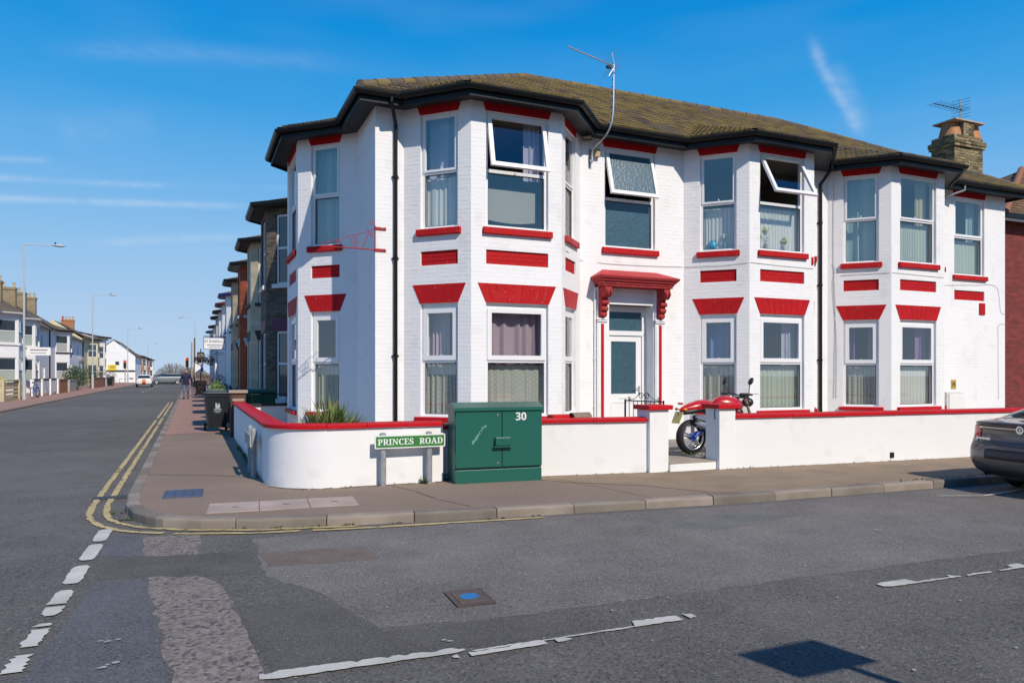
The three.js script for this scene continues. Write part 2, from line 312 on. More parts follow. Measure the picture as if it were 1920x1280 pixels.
const lilac = fabric([.56, .43, .50]), lilacGrey = fabric([.50, .48, .60]), netWhite = fabric([.74, .74, .70]), netGrey = fabric([.74, .74, .68], { map: laceTex }), netGreen = fabric([.70, .78, .68], { map: laceTex }), beige = fabric([.52, .49, .33]), teal = fabric([.42, .58, .58]), blueCurtain = fabric([.10, .22, .48]), purple = fabric([.28, .16, .36]), greyBlind = fabric([.40, .39, .33]);

// ---------------------------------------------------------------- ground, roads, pavements
struct('ground', mb().quad([-900, -.04, 300], [900, -.04, 300], [900, -.04, -1500], [-900, -.04, -1500]), std([.16, .155, .13], .95, { map: rep(concTex, 3) }));
struct('road', mb().quad([-6.95, 0, 4], [110, 0, 4], [110, 0, -420], [-6.95, 0, -420]), asphalt);
const flat = (pts, y) => { const m = mb(), tri = THREE.ShapeUtils.triangulateShape(pts.map(p => new THREE.Vector2(p[0], -p[1])), []); for (const t of tri) { const [a, b, c] = t.map(i => [pts[i][0], y, pts[i][1]]); const up = (b[0] - a[0]) * -(c[2] - a[2]) + (b[2] - a[2]) * (c[0] - a[0]); up > 0 ? m.tri(a, b, c) : m.tri(a, c, b); } return m; };
// wobbly edge for patches laid by hand
const rough = (pts, amp = .03, step = .14) => pts.flatMap((p, i) => { const q = pts[(i + 1) % pts.length], L = Math.hypot(q[0] - p[0], q[1] - p[1]), n = Math.min(60, Math.max(1, Math.round(L / step))); return Array.from({ length: n }, (_, k) => [p[0] + (q[0] - p[0]) * k / n + (k ? (rnd() - .5) * amp : 0), p[1] + (q[1] - p[1]) * k / n + (k ? (rnd() - .5) * amp : 0)]); });
struct('road_surface_dressing', flat(rough([[.55, -7.55], [.54, -6.12], [.72, -5.80], [.89, -5.43], [1.0, -4.9], [1.05, -4.6], [1.65, -4.48], [3.4, -4.42], [9, -4.25], [40, -4.2], [40, -6.1], [9.6, -7.0], [6.3, -7.1], [3.5, -7.4], [2.3, -7.56]], .05), .0012), palerAsphalt);
struct('road_patch', flat(rough([[-.43, -8.1], [-.37, -7.21], [-.74, -7.33], [-.72, -8.25]], .02), .0016), blueAsphalt);
struct('road_patch', flat(rough([[-.32, -6.38], [-.1, -4.21], [.06, -2.4], [-.95, -2.4], [-.80, -4.51], [-.67, -6.49]], .02), .0016), blueAsphalt);
struct('road_patch', flat(rough([[-.425, -8.08], [.10, -7.98], [.05, -7.10], [-.365, -7.2]], .05), .0022), stony);
struct('road_patch', flat(rough([[-.31, -6.46], [.05, -6.34], [.2, -6.05], [.30, -5.13], [.35, -4.02], [.42, -2.4], [.07, -2.4], [-.09, -4.21]], .05), .0022), stony);
struct('road_patch', flat(rough([[.54, -6.95], [1.44, -6.80], [1.47, -6.30], [.58, -6.42]], .05), .0024), brownAsphalt);
struct('road_patch', flat(rough([[-.36, -7.19], [.5, -7.05], [.52, -6.2], [-.3, -6.47], [-.68, -6.53], [-.72, -7.3]], .04), .0008), darkAsphalt);
struct('road_patch', flat(rough([[.3, -5.4], [.9, -5.3], [1.1, -4.5], [2.2, -4.42], [2.4, -4.05], [.4, -4.05]], .04), .0018), darkAsphalt);
struct('road_patch', flat(rough([[4.2, -6.55], [5.5, -6.75], [6.4, -6.35], [5.0, -6.1]], .06), .0024), std([1.2, 1.3, 1.28], .9, { map: rep(asphaltTex, 11) }));

const kerbPath = [[-.72, -300], [-.72, -60], [-.72, -10.4], [-.69, -9.6], [-.58, -9.02], [-.44, -8.72], [-.26, -8.47], [.1, -8.22], [.62, -8.02], [1.4, -7.84], [2.34, -7.68], [3.53, -7.51], [6.3, -7.22], [9.62, -7.08], [20, -6.75], [90, -5.2]];
function measure(path) { const s = [0]; for (let i = 1; i < path.length; i++) s.push(s[i - 1] + Math.hypot(path[i][0] - path[i - 1][0], path[i][1] - path[i - 1][1])); return s; }
function along(path, s, at) { let i = 0; while (i < s.length - 2 && at > s[i + 1]) i++; const f = (at - s[i]) / (s[i + 1] - s[i]); return [path[i][0] + (path[i + 1][0] - path[i][0]) * f, path[i][1] + (path[i + 1][1] - path[i][1]) * f]; }
function cut(path, s, a, b) { const out = [along(path, s, a)]; for (let i = 0; i < path.length; i++) if (s[i] > a + .02 && s[i] < b - .02) out.push(path[i]); out.push(along(path, s, b)); return out; }
const kp = measure(kerbPath), kerbProfile = (h, e) => [[-.14 + e, 0], [-.14 + e, h], [-.022 + e, h], [-.004 + e, h - .016], [0 + e, h - .03], [0.004 + e, 0]];
const kerb = struct('kerb', mb().sweep(kerbProfile(.098, -.006), cut(kerbPath, kp, 0, 262)), std([.14, .125, .11], .95)); // bedding seen in the joints
const zAt = s => along(kerbPath, kp, s);
{
  const far = mb(); let stone = 0;
  for (let s = 200; s < kp[kp.length - 1] - 45; s += .915) {
    const [x, z] = zAt(s + .45), near = z > -38 && x < 16, h = .105 + (rnd() - .5) * .008, e = (rnd() - .5) * .008, g = near ? mb() : far;
    g.sweep(kerbProfile(h, e), cut(kerbPath, kp, s + .005, s + .91), 0);
    if (near) obj('kerb_stone', g, kerbMats[stone++ % 4], kerb);
  }
  for (let s = 0; s < 200; s += 5) far.sweep(kerbProfile(.105, 0), cut(kerbPath, kp, s + .005, s + 4.99));
  const f = obj('kerb_stones', far, kerbMat, kerb); f.userData.kind = 'stuff';
}
const inner = (() => { const n = kerbPath.length, dir = [], out = []; for (let i = 0; i < n - 1; i++) { const a = kerbPath[i], b = kerbPath[i + 1], l = Math.hypot(b[0] - a[0], b[1] - a[1]); dir.push([(b[0] - a[0]) / l, (b[1] - a[1]) / l]); } return kerbPath.map((p, i) => { const a = dir[Math.max(0, i - 1)], b = dir[Math.min(n - 2, i)]; const nx = -(a[1] + b[1]) / 2, nz = (a[0] + b[0]) / 2, l = Math.hypot(nx, nz); return o => [p[0] + nx / l * o, p[1] + nz / l * o]; }); })();
const pavePoly = [...inner.map(f => f(-.13)), [90, -300]];
struct('pavement', flat(pavePoly, .1), pavement);
struct('brick_paving', flat([[-.57, -300], [-.57, -19.9], [.9, -20.4], [2.1, -20.4], [2.1, -300]], .104), pavers);
struct('gritted_pavement', flat(rough([[4.3, -9.72], [4.9, -8.9], [5.6, -8.3], [6.0, -7.5], [6.4, -7.37], [9.6, -7.22], [20, -6.9], [60, -6.0], [60, -8], [16, -8.3], [13, -8.85], [8, -9.3]], .10, .2), .104), grit);
struct('brick_paving', flat([[-7.06, 30], [-7.06, -420], [-11.5, -420], [-11.5, 30]], .1), pavers);
struct('kerb', mb().sweep([[-.14, 0], [-.14, .1], [-.02, .1], [0, .08], [0, 0]].map(q => [q[0], q[1]]), [[-6.95, 30], [-6.95, -420]].map(q => q)).sweep([[0, 0], [0, .003], [.12, .003], [.12, 0]], [[-6.95, 30], [-6.95, -420]]), kerbMat);
struct('pavement', flat([[-.55, 40], [-.55, .9], [.4, .25], [3, -.25], [90, -.25], [90, 40]], .1), pavement);
struct('kerb', mb().sweep(kerbProfile(.1, 0), [[90, -.38], [3, -.38], [.35, .12], [-.68, .85], [-.68, 40]]), kerbMat);

// painted lines: ragged columns, cover(t) says how much of the width is left
function worn(m, x0, z0, x1, z1, w, y, cover, step = .035) {
  const L = Math.hypot(x1 - x0, z1 - z0), dx = (x1 - x0) / L, dz = (z1 - z0) / L, nx = -dz, nz = dx, n = Math.ceil(L / step);
  let pa = null; const rag = t => Math.max(0, .22 - Math.min(t, 1 - t) * L * 4) * (L > .3 ? 1 : .4);
  for (let i = 0; i <= n; i++) {
    const t = i / n, spans = cover(t, i), c = spans && [x0 + dx * L * t, z0 + dz * L * t, spans[0] + rag(t) + (rnd() - .5) * .10, spans[1] - rag(t) + (rnd() - .5) * .10];
    if (pa && c && c[3] - c[2] > .004) m.quad([pa[0] + nx * w * pa[3], y, pa[1] + nz * w * pa[3]], [c[0] + nx * w * c[3], y, c[1] + nz * w * c[3]], [c[0] + nx * w * c[2], y, c[1] + nz * w * c[2]], [pa[0] + nx * w * pa[2], y, pa[1] + nz * w * pa[2]]);
    pa = c && c[3] - c[2] > .004 ? c : null;
  }
}
const yl = mb();
{
  const outer = [[-1.08, -45], [-1.08, -25], [-1.08, -10.2], [-1.05, -9.5], [-.98, -9.1], [-.85, -8.75], [-.68, -8.48], [-.5, -8.3], [-.1, -8.05], [.62, -7.78], [1.77, -7.58], [3.6, -7.36]];
  const one = (path, w) => { for (let i = 0; i < path.length - 1; i++) { const fine_ = path[i][1] > -26; worn(yl, ...path[i], ...path[i + 1], w, .010, () => rnd() < .012 ? null : [-.5 + (rnd() < .10 ? .3 : 0), .5 - (rnd() < .09 ? .35 : 0)], fine_ ? .06 : .5); } };
  one(outer, .075);
  one([[-.92, -45], [-.92, -25], [-.92, -10.2], [-.89, -9.62], [-.83, -9.22], [-.72, -8.90], [-.57, -8.66], [-.42, -8.49], [-.05, -8.22], [.62, -7.93], [1.6, -7.72]], .075);
}
struct('yellow_lines', yl, lineYellowMat);
const wl = mb();
for (const [a, b, q] of [[-8.56, -7.98, 0], [-7.86, -7.22, .02], [-7.03, -6.46, 0], [-6.28, -5.66, .12], [-5.5, -4.98, .3], [-4.93, -4.66, .4], [-4.45, -4.2, .4], [-3.9, -3.3, .3]]) worn(wl, -.79 - (a + 8.5) * .022, a, -.79 - (b + 8.5) * .022, b, .125, .011, () => rnd() < q * .22 ? null : [-.5 + rnd() * q * .7, .5 - rnd() * q * .7], .03);
worn(wl, .33, -4.08, 1.45, -4.0, .11, .011, t => [-.5 + (rnd() < .2 ? .2 : 0), .5 - t * .35]);
worn(wl, 1.35, -3.93, 2.1, -3.93, .07, .011, t => rnd() < .12 ? null : [-.5 + rnd() * .35, .4]);
worn(wl, 1.45, -4.02, 3.04, -3.985, .11, .0115, t => rnd() < .015 ? null : t > .72 ? [-.5 + rnd() * .25, .5] : [.34, .5], .03);
worn(wl, 4.75, -3.98, 8.2, -3.86, .11, .011, t => t < .1 ? [-.5, .5] : rnd() < .03 ? null : t > .42 && t < .55 ? [-.5, .5] : [.26 - (rnd() < .2 ? rnd() * .6 : 0), .5], .035);
for (let x = 12; x < 60; x += 8) worn(wl, x, -3.9, x + 4, -3.85, .1, .011, () => [-.5, .5], .5);
worn(wl, 8.9, -6.6, 9.5, -6.35, .05, .011, () => [-.4, .4], .05); worn(wl, 9.5, -6.36, 10.5, -6.5, .06, .011, () => rnd() < .1 ? null : [-.5, .5], .05);
for (let z = -70; z > -130; z -= 6) worn(wl, -3.8, z, -3.8, z - 3, .12, .011, () => [-.5, .5], 1.5);
struct('white_lines', wl, lineWhiteMat);
// gum, droppings and grit flecks lying about
{
  const m = mb(); const disc = (x, z, r, y, e) => { const k = rr(0, 6.28), n = 7; for (let i = 0; i < n; i++) { const a = i / n * 6.283, b = (i + 1) / n * 6.283, f = q => [x + Math.cos(q) * r * rr(.7, 1.2) * (1 + e), y, z + Math.sin(q) * r * rr(.7, 1.2)]; m.tri([x, y, z], f(b), f(a)); } };
  for (let i = 0; i < 200; i++) { const x = rr(-6, 14), z = -2.6 - Math.pow(rnd(), 1.3) * 10; if (z < -7 && x > -.6) continue; disc(x, z, rr(.004, .011), .0125, 0); }
  for (const [x, z] of [[-.42, -5.0], [-.5, -4.98], [-.4, -4.6], [-.45, -4.55], [1.4, -4.2], [6.4, -5.4]]) for (let k = 0; k < 2; k++) disc(x + rr(-.04, .04), z + rr(-.03, .03), rr(.008, .02), .0126, .5);
  for (let i = 0; i < 120; i++) disc(rr(-.5, 12), rr(-9.6, -7.7), rr(.004, .014), .1085, 0);
  const o = struct('pale_flecks', m, std([.42, .42, .40], .9)); o.userData.kind = 'stuff';
}
// covers let into the ground
const hyd = thing('hydrant_cover', 'small rusty square hydrant cover with bright blue paint in the side road', 'manhole cover', [1.82, .004, -4.94], -.05);
obj('frame', mb().box(-.14, .14, 0, .008, -.18, .18), std([.13, .095, .08], .9, { map: concTex, bumpMap: fine, bumpScale: .006 }), hyd);
obj('lid', mb().rbox(0, .008, 0, .21, .010, .27, .004), std([.15, .115, .095], .85, { map: concTex, bumpMap: fine, bumpScale: .006 }), hyd);
obj('blue_paint', mb().poly([[-.06, .0135, .05], [.0, .0135, .075], [.07, .0135, .03], [.06, .0135, -.06], [-.02, .0135, -.07], [-.07, .0135, -.03]]), std([.02, .24, .58], .6, { map: concTex }), hyd);
const jb = thing('footway_cover', 'row of three pinkish concrete access covers in the corner pavement', 'manhole cover', [.98, .1, -8.78], -.075);
for (let k = 0; k < 3; k++) { const x = -.54 + k * .54, s = obj('cover_slab', mb().rbox(x, .0035, 0, .532, .012, .6, .004), slabMat, jb); obj('lifting_key', mb().rbox(x + .02, .0105, .02, .07, .004, .035, .002), std([.12, .09, .08], .8), s); }
const gc = thing('metal_cover', 'blue grey ribbed metal cover in the pavement near the kerb corner', 'manhole cover', [-.08, .1, -10.07], -.03);
obj('frame', mb().rbox(0, .003, 0, .45, .012, .66, .003), std([.10, .11, .15], .6, { metalness: .4 }), gc);
for (let k = 0; k < 4; k++) obj('plate', mb().rbox(-.155 + k * .103, .0095, 0, .092, .008, .60, .003), std([.14, .15, .21], .55, { metalness: .4, map: rep(concTex, .4) }), gc);
const gully = thing('road_gully', 'dark iron road gully grating across the yellow lines', 'drain', [-.92, .004, -10.75], 0);
obj('frame', mb().box(-.22, .2, 0, .008, -.11, .11), std([.05, .052, .058], .7), gully);
for (let k = 0; k < 6; k++) obj('bar', mb().box(-.19 + k * .064, -.15 + k * .064, .008, .013, -.09, .09), std([.085, .088, .1], .6, { metalness: .4 }), gully);
// crumbled dirt along the foot of the walls, cracks in the tarmac
{
  const d = mb(), foot = (x0, z0, x1, z1) => worn(d, x0, z0, x1, z1, .07, .1065, () => rnd() < .1 ? null : [-.5 + rnd() * .3, .1 + rnd() * .5], .05);
  foot(1.75, -9.775, 3.25, -9.765); foot(4.62, -9.67, 6.34, -9.41); foot(6.34, -9.335, 7.9, -9.225); foot(7.9, -9.235, 10.2, -9.025); foot(10.2, -9.025, 13, -8.825); foot(13, -8.825, 20, -8.34); for (let i = 0; i < 8; i++) { const a0 = Math.PI / 2 + Math.PI / 2 * i / 8, a1 = Math.PI / 2 + Math.PI / 2 * (i + 1) / 8; foot(1.70 + Math.cos(a1) * .80, -10.58 + Math.sin(a1) * .80, 1.70 + Math.cos(a0) * .80, -10.58 + Math.sin(a0) * .80); }
  for (let i = 0; i < 150; i++) { const x = rr(3, 12), z = -7.66 + (x - 2.3) * .058 + .02 + rnd() * .08; d.geo(new THREE.CircleGeometry(rr(.008, .03), 5), new THREE.Matrix4().makeTranslation(x, .0135, z).multiply(new THREE.Matrix4().makeRotationX(-Math.PI / 2))); }
  struct('wall_foot_dirt', d, std([.36, .29, .21], .95, { map: concTex })).userData.kind = 'stuff';
  const c = mb(), crack = (pts, y, w) => { for (let i = 0; i < pts.length - 1; i++) worn(c, ...pts[i], ...pts[i + 1], w, y, () => [-.5 + rnd() * .3, .5 - rnd() * .3], .05); };
  crack([[2.45, -9.70], [2.62, -9.1], [2.7, -8.4], [2.9, -7.8]], .1068, .014); crack([[3.2, -9.7], [3.5, -9.3]], .1068, .012); crack([[-.6, -12.2], [.3, -11.7], [.9, -11.2]], .1068, .03); crack([[4.7, -9.6], [4.9, -8.7], [5.1, -7.5]], .1068, .012);
  crack([[-6.5, -10.9], [-3, -10.95], [-1.2, -10.9]], .0128, .012);
  struct('tarmac_cracks', c, std([.045, .042, .04], .95)).userData.kind = 'stuff';
}

// ---------------------------------------------------------------- the white corner house
const house = thing('corner_house', 'white painted brick corner house with red lintels and three bay windows', 'house', [12, 0, -18], 0, undefined, true);
const ZB = -12.4, ZM = -13.4;
const wallPath = [[3.1, -21.0], [3.1, -18.85], [2.07, -17.88], [2.07, -16.05], [3.1, -15.02], [3.1, ZM], [3.64, ZM], [4.6, ZB], [6.42, ZB], [7.37, ZM], [9.96, ZM], [10.92, ZB], [12.75, ZB], [13.7, ZM], [14.21, ZM], [15.17, ZB], [17.01, ZB], [17.96, ZM], [20.85, ZM], [20.85, -21.0]];
const WU = [4.24, 6.34], WL = [.80, 2.88], PN = [3.58, 3.84], SOF = 6.50;
const HF = wallPath.slice(0, -1).map((p, i) => new Face(...p, ...wallPath[i + 1]));
const [fWN, fWBn, fWBf, fWBs, fW, fS1, fB1l, fB1f, fB1r, fS2, fB2l, fB2f, fB2r, fS3, fB3l, fB3f, fB3r, fS4, fE] = HF;
const opening = new Map(HF.map(f => [f, []]));
const shellM = mb(), bricksM = mb(), revealTrim = [];
const bayWin = (f, u0, u1) => { opening.get(f).push([u0, u1, ...WU], [u0, u1, ...WL], [u0, u1, ...PN, .035]); f.win = [u0, u1]; };
for (const f of [fB1f, fB2f, fB3f]) bayWin(f, .29, 1.54);
for (const f of [fB1l, fB2l, fB3l]) bayWin(f, .355, 1.12);
for (const f of [fB1r, fB2r, fB3r]) bayWin(f, .26, 1.02);
bayWin(fWBf, .29, 1.54); bayWin(fWBs, .335, 1.04); bayWin(fWBn, .38, 1.08);
opening.get(fS2).push([.58, 1.84, ...WU], [.69, 1.79, .16, 3.06, .30]);
opening.get(fS4).push([.80, 2.02, ...WU], [.80, 2.02, ...PN, .035]);
for (const f of HF) {
  const h = opening.get(f);
  f.wall(shellM, 0, f.w, 0, SOF + .06, h, .14);
  if (f !== fE && f !== fWN) f.bricks(bricksM, .004, f.w - .004, .12, SOF, h, {});
}
new Face(20.85, -21.0, 3.1, -21.0).wall(shellM, 0, 17.75, 0, SOF, []);
obj('wall', shellM, white, house);
obj('painted_brickwork', bricksM, white, house).userData.kind = 'stuff';
// rooms behind the glass
{
  const rooms = mb(), fl = mb();
  rooms.quad([3.3, .2, -16.8], [20.6, .2, -16.8], [20.6, 6.45, -16.8], [3.3, 6.45, -16.8]);
  for (const x of [7.6, 9.75, 13.95, 18.1]) rooms.box(x, x + .1, .2, 6.45, -16.8, -13.55);
  rooms.quad([5.4, .2, -16.8], [5.4, .2, -20.9], [5.4, 6.45, -20.9], [5.4, 6.45, -16.8]);
  fl.box(3.2, 20.7, 3.05, 3.35, -20.9, -13.5).box(3.2, 20.7, .1, .17, -20.9, -13.5);
  for (const [a, b] of [[4.0, 7.0], [10.3, 13.3], [14.6, 17.6]]) fl.box(a + .75, b - .75, 3.05, 3.35, -13.5, -12.6).box(a + .75, b - .75, .1, .17, -13.5, -12.6);
  fl.box(2.25, 3.2, 3.05, 3.35, -17.6, -16.3);
  rooms.quad([3.2, 6.48, -20.9], [20.7, 6.48, -20.9], [20.7, 6.48, -13.45], [3.2, 6.48, -13.45]);
  for (const [a, b] of [[4.0, 7.0], [10.3, 13.3], [14.6, 17.6]]) rooms.quad([a - .2, 6.478, -13.45], [b + .2, 6.478, -13.45], [b - .6, 6.478, -12.55], [a + .65, 6.478, -12.55]);
  obj('inner_wall', rooms, roomMat, house); obj('floor', fl, floorMat, house);
}
// red lintels, sills and sunk panels
function trapezoid(f, uc, y0, y1, wb, wt, n0, n1, parts) {
  const m = mb(), k = parts;
  for (let i = 0; i < k; i++) {
    const g = .004, q = (t, y) => uc + (t - .5) * 2 * (y === y1 ? wt : wb), a = i / k, b = (i + 1) / k, nn = n1 + (rnd() - .5) * .003;
    const A = f.pt(q(a, y0) + g, y0, nn), B = f.pt(q(b, y0) - g, y0, nn), C = f.pt(q(b, y1) - g, y1, nn), D = f.pt(q(a, y1) + g, y1, nn);
    const E = f.pt(q(a, y0), y0, n0), F = f.pt(q(b, y0), y0, n0), G = f.pt(q(b, y1), y1, n0), H = f.pt(q(a, y1), y1, n0);
    m.quad(A, B, C, D).quad(E, F, B, A).quad(F, G, C, B).quad(G, H, D, C).quad(H, E, A, D);
  }
  return m;
}
const sillAt = (f, u0, u1, mat = redPaint) => { const m = mb(); const cx = (u0 + u1) / 2; m.at(f.matrix(cx, 4.18, 0)); m.rbox(0, 0, -.02, u1 - u0 + .14, .12, .18, .012); obj('sill', m, mat, house); };
for (const f of HF.filter(q => q.win)) {
  const [a, b] = f.win, c = (a + b) / 2, hw = (b - a) / 2;
  obj('lintel', trapezoid(f, c, 2.885, 3.23, hw + .012, hw + .165, .0, .011, Math.round(hw * 14)), f === fB1r || f === fB3r || f === fB2r ? fadedRed : redPaint, house);
  obj('lintel', trapezoid(f, c, 6.345, SOF + .03, hw + .012, hw + .075, .0, .011, Math.round(hw * 14)), redPaint, house);
  sillAt(f, a, b, f === fB1r ? fadedRed : redPaint);
  const p = mb(); p.quad(f.pt(a, PN[0], -.035), f.pt(b, PN[0], -.035), f.pt(b, PN[1], -.035), f.pt(a, PN[1], -.035)); f.bricks(p, a, b, PN[0] + .004, PN[1], [], { back: -.035, proud: .006 }); obj('brick_panel', p, redPaint, house);
  const s = mb(); s.at(f.matrix(c, .76, 0)); s.rbox(0, 0, -.02, b - a + .2, .085, .2, .012); obj('sill', s, redCap, house);
}
obj('lintel', trapezoid(fS2, 1.21, 6.345, SOF + .03, .645, .70, 0, .011, 9), redPaint, house); sillAt(fS2, .58, 1.84);
obj('lintel', trapezoid(fS4, 1.41, 6.345, SOF + .03, .625, .68, 0, .011, 9), redPaint, house); sillAt(fS4, .80, 2.02);
{ const p = mb(); p.quad(fS4.pt(.8, PN[0], -.035), fS4.pt(2.02, PN[0], -.035), fS4.pt(2.02, PN[1], -.035), fS4.pt(.8, PN[1], -.035)); fS4.bricks(p, .8, 2.02, PN[0] + .004, PN[1], [], { back: -.035, proud: .006 }); obj('brick_panel', p, redPaint, house);
  const v = mb(); v.at(fS4.matrix(1.91, 3.36, .012)); v.rbox(0, 0, 0, .23, .32, .03, .006); obj('vent_cover', v, redPaint, house);
  const v2 = mb(); v2.at(fB2f.matrix(1.83, 4.1, .01)); v2.rbox(-.06, 0, 0, .05, .17, .03, .006); obj('vent_cover', v2, redPaint, house);
}
// windows
const bar = .055;
function windowUnit(f, u0, u1, y0, y1, split, o = {}) {
  const N0 = -.135, N1 = -.062, m = mb();
  f.box(m, u0, u0 + bar, y0, y1, N0, N1); f.box(m, u1 - bar, u1, y0, y1, N0, N1); f.box(m, u0 + bar, u1 - bar, y0, y0 + bar, N0, N1); f.box(m, u0 + bar, u1 - bar, y1 - bar, y1, N0, N1);
  f.box(m, u0 + bar, u1 - bar, split - .03, split + .03, N0, N1 + .002);
  { const s = mb().at(f.matrix((u0 + u1) / 2, y0 + .012, N1 + .03)); s.rbox(0, 0, 0, u1 - u0 - .01, .022, .085, .006); m.m = null; m.geo(s.build()); }
  if (o.vent) f.box(m, (u0 + u1) / 2 - .16, (u0 + u1) / 2 + .16, y1 - .042, y1 - .022, N1, N1 + .014);
  const w = obj('window', m, upvc, house);
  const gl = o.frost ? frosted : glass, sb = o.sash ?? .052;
  obj('pane', mb().quad(f.pt(u0 + bar, y0 + bar, -.1), f.pt(u1 - bar, y0 + bar, -.1), f.pt(u1 - bar, split - .03, -.1), f.pt(u0 + bar, split - .03, -.1)), gl, w);
  obj('glazing_bead', (() => { const b = mb(), e = .012; for (const [a, c, d, g] of [[u0 + bar, u1 - bar, y0 + bar, y0 + bar + e], [u0 + bar, u1 - bar, split - .03 - e, split - .03], [u0 + bar, u0 + bar + e, y0 + bar + e, split - .03 - e], [u1 - bar - e, u1 - bar, y0 + bar + e, split - .03 - e]]) f.box(b, a, c, d, g, -.1, -.072); return b; })(), std([.10, .10, .10], .6), w);
  // upper light hangs from its top edge and may stand open
  const W = u1 - u0 - 2 * bar + .03, Hh = y1 - bar - split - .03 + .03, M = f.matrix((u0 + u1) / 2, y1 - bar + .015, N1 - .03).multiply(new THREE.Matrix4().makeRotationX(-(o.open ?? 0)));
  const s = mb().at(M); s.box(-W / 2, -W / 2 + sb, -Hh, 0, 0, .055).box(W / 2 - sb, W / 2, -Hh, 0, 0, .055).box(-W / 2 + sb, W / 2 - sb, -sb, 0, 0, .055).box(-W / 2 + sb, W / 2 - sb, -Hh, -Hh + sb, 0, .055);
  const sash = obj('sash', s, upvc, w);
  const g = mb().at(M); g.quad([-W / 2 + sb, -Hh + sb, .03], [W / 2 - sb, -Hh + sb, .03], [W / 2 - sb, -sb, .03], [-W / 2 + sb, -sb, .03]); obj('pane', g, gl, sash);
  const hd = mb().at(M); hd.box(-.012, .012, -Hh + .02, -Hh + .10, -.02, 0); obj('handle', hd, upvc, sash);
  return w;
}
const SPL = 1.83, SPU = 5.28;
const openBy = new Map([[fB1f, .22], [fB2f, .50]]);
for (const f of HF.filter(q => q.win)) {
  const [a, b] = f.win;
  windowUnit(f, a, b, ...WU, SPU, { vent: f === fB1l || f === fB1f || f === fWBs, open: openBy.get(f) ?? 0, sash: openBy.has(f) ? .075 : .04 });
  windowUnit(f, a, b, WL[0], WL[1] - .05, SPL, { sash: .085 });
  const t = mb(); f.box(t, a, b, WL[1] - .05, WL[1], -.135, -.07); obj('head_trim', t, upvc, house);
}
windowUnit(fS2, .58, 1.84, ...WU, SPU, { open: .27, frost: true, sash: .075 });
windowUnit(fS4, .80, 2.02, ...WU, SPU, { sash: .06 });

// curtains and nets: folded sheets hanging inside; each window named by its bay
function cloth(f, u0, u1, y0, y1, n, waves, amp, sag = 0) {
  const m = mb(), k = Math.max(8, Math.round(waves * 8)), ph = rnd() * 6;
  const P = (i, y) => { const t = i / k; return f.pt(u0 + (u1 - u0) * t, y + (y === y0 ? sag * Math.sin(t * Math.PI) : 0), n + amp * Math.sin(t * waves * 6.283 + ph + Math.sin(t * 9 + ph) * 1.5 + Math.sin(t * 23 + ph * 2) * .7) * (y === y1 ? .6 : 1)); };
  for (let i = 0; i < k; i++) m.quad(P(i, y0), P(i + 1, y0), P(i + 1, y1), P(i, y1));
  return m;
}
function hang(f, part, kind, mat, where, colour) {
  const [a, b] = f.win ?? f.win2, up = part[0] === 'u', y0 = up ? WU[0] + .03 : WL[0] + .03, y1 = up ? WU[1] : WL[1] - .06, ys = up ? SPU : SPL, half = part.endsWith('low') ? [y0, ys - .01] : part.endsWith('top') ? [ys - .05, y1] : [y0, y1];
  const put = (m, what) => { const c = f.pt((a + b) / 2, half[0], -.3); single(kind === 'net' ? 'net_curtain' : kind === 'blind' ? 'window_blind' : 'curtain', m, mat, c, `${colour} ${what} ${where}`, 'curtain', 'curtains behind the windows of the white corner house'); };
  const W = b - a;
  if (kind === 'net') put(cloth(f, a + .03, b - .03, half[0] + .02, half[1] - .06, -.21, W * rr(5, 11), rr(.008, .022)), 'net curtain in');
  else if (kind === 'sides') { const m = cloth(f, a, a + W * .34, half[0], half[1], -.28, 3.2, .035); m.geo(cloth(f, b - W * .3, b, half[0], half[1], -.28, 2.8, .035).build()); put(m, 'curtains drawn aside in'); }
  else if (kind === 'left') put(cloth(f, a, a + W * .62, half[0], half[1], -.27, 4.2, .035), 'half drawn curtain in');
  else if (kind === 'right') put(cloth(f, b - W * .32, b, half[0], half[1], -.27, 2.6, .03), 'curtain at one side of');
  else if (kind === 'blind') put(cloth(f, a + .02, b - W * .14, half[0] + .16, half[1] - .28, -.2, .7, .012, -.05), 'cloth blind in');
  else put(cloth(f, a, b, half[0], half[1], -.27, W * rr(3, 5.5), .045), 'closed curtain in');
}
const B1 = 'bay behind street sign', B2 = 'bay behind motorbike', B3 = 'bay next to meter box', BW = 'bay facing main street';
hang(fB1l, 'utop', 'full', lilacGrey, `upstairs angled window of ${B1}`, 'lilac grey'); hang(fB1l, 'ulow', 'net', netWhite, `upstairs angled window of ${B1}`, 'white');
hang(fB1f, 'ulow', 'blind', greyBlind, `open upstairs front window of ${B1}`, 'grey'); hang(fB1f, 'utop', 'right', lilacGrey, `open upstairs front window of ${B1}`, 'lilac');
hang(fB1l, 'ltop', 'left', lilac, `downstairs angled window of ${B1}`, 'dusky pink'); hang(fB1l, 'llow', 'net', netGrey, `downstairs angled window of ${B1}`, 'grey patterned');
hang(fB1f, 'ltop', 'full', lilac, `downstairs front window of ${B1}`, 'dusky pink'); hang(fB1f, 'llow', 'net', netGrey, `downstairs front window of ${B1}`, 'cream');
hang(fB2l, 'ulow', 'net', netWhite, `upstairs angled window of ${B2}`, 'blue white'); hang(fB2f, 'ulow', 'net', netWhite, `open upstairs front window of ${B2}`, 'white');
hang(fB2l, 'ltop', 'full', blueCurtain, `downstairs angled window of ${B2}`, 'blue'); hang(fB2l, 'llow', 'net', netGrey, `downstairs angled window of ${B2}`, 'grey dotted');
hang(fB2f, 'llow', 'net', netGreen, `downstairs front window of ${B2}`, 'pale green dotted'); hang(fB2f, 'ltop', 'right', lilacGrey, `downstairs front window of ${B2}`, 'dark lilac');
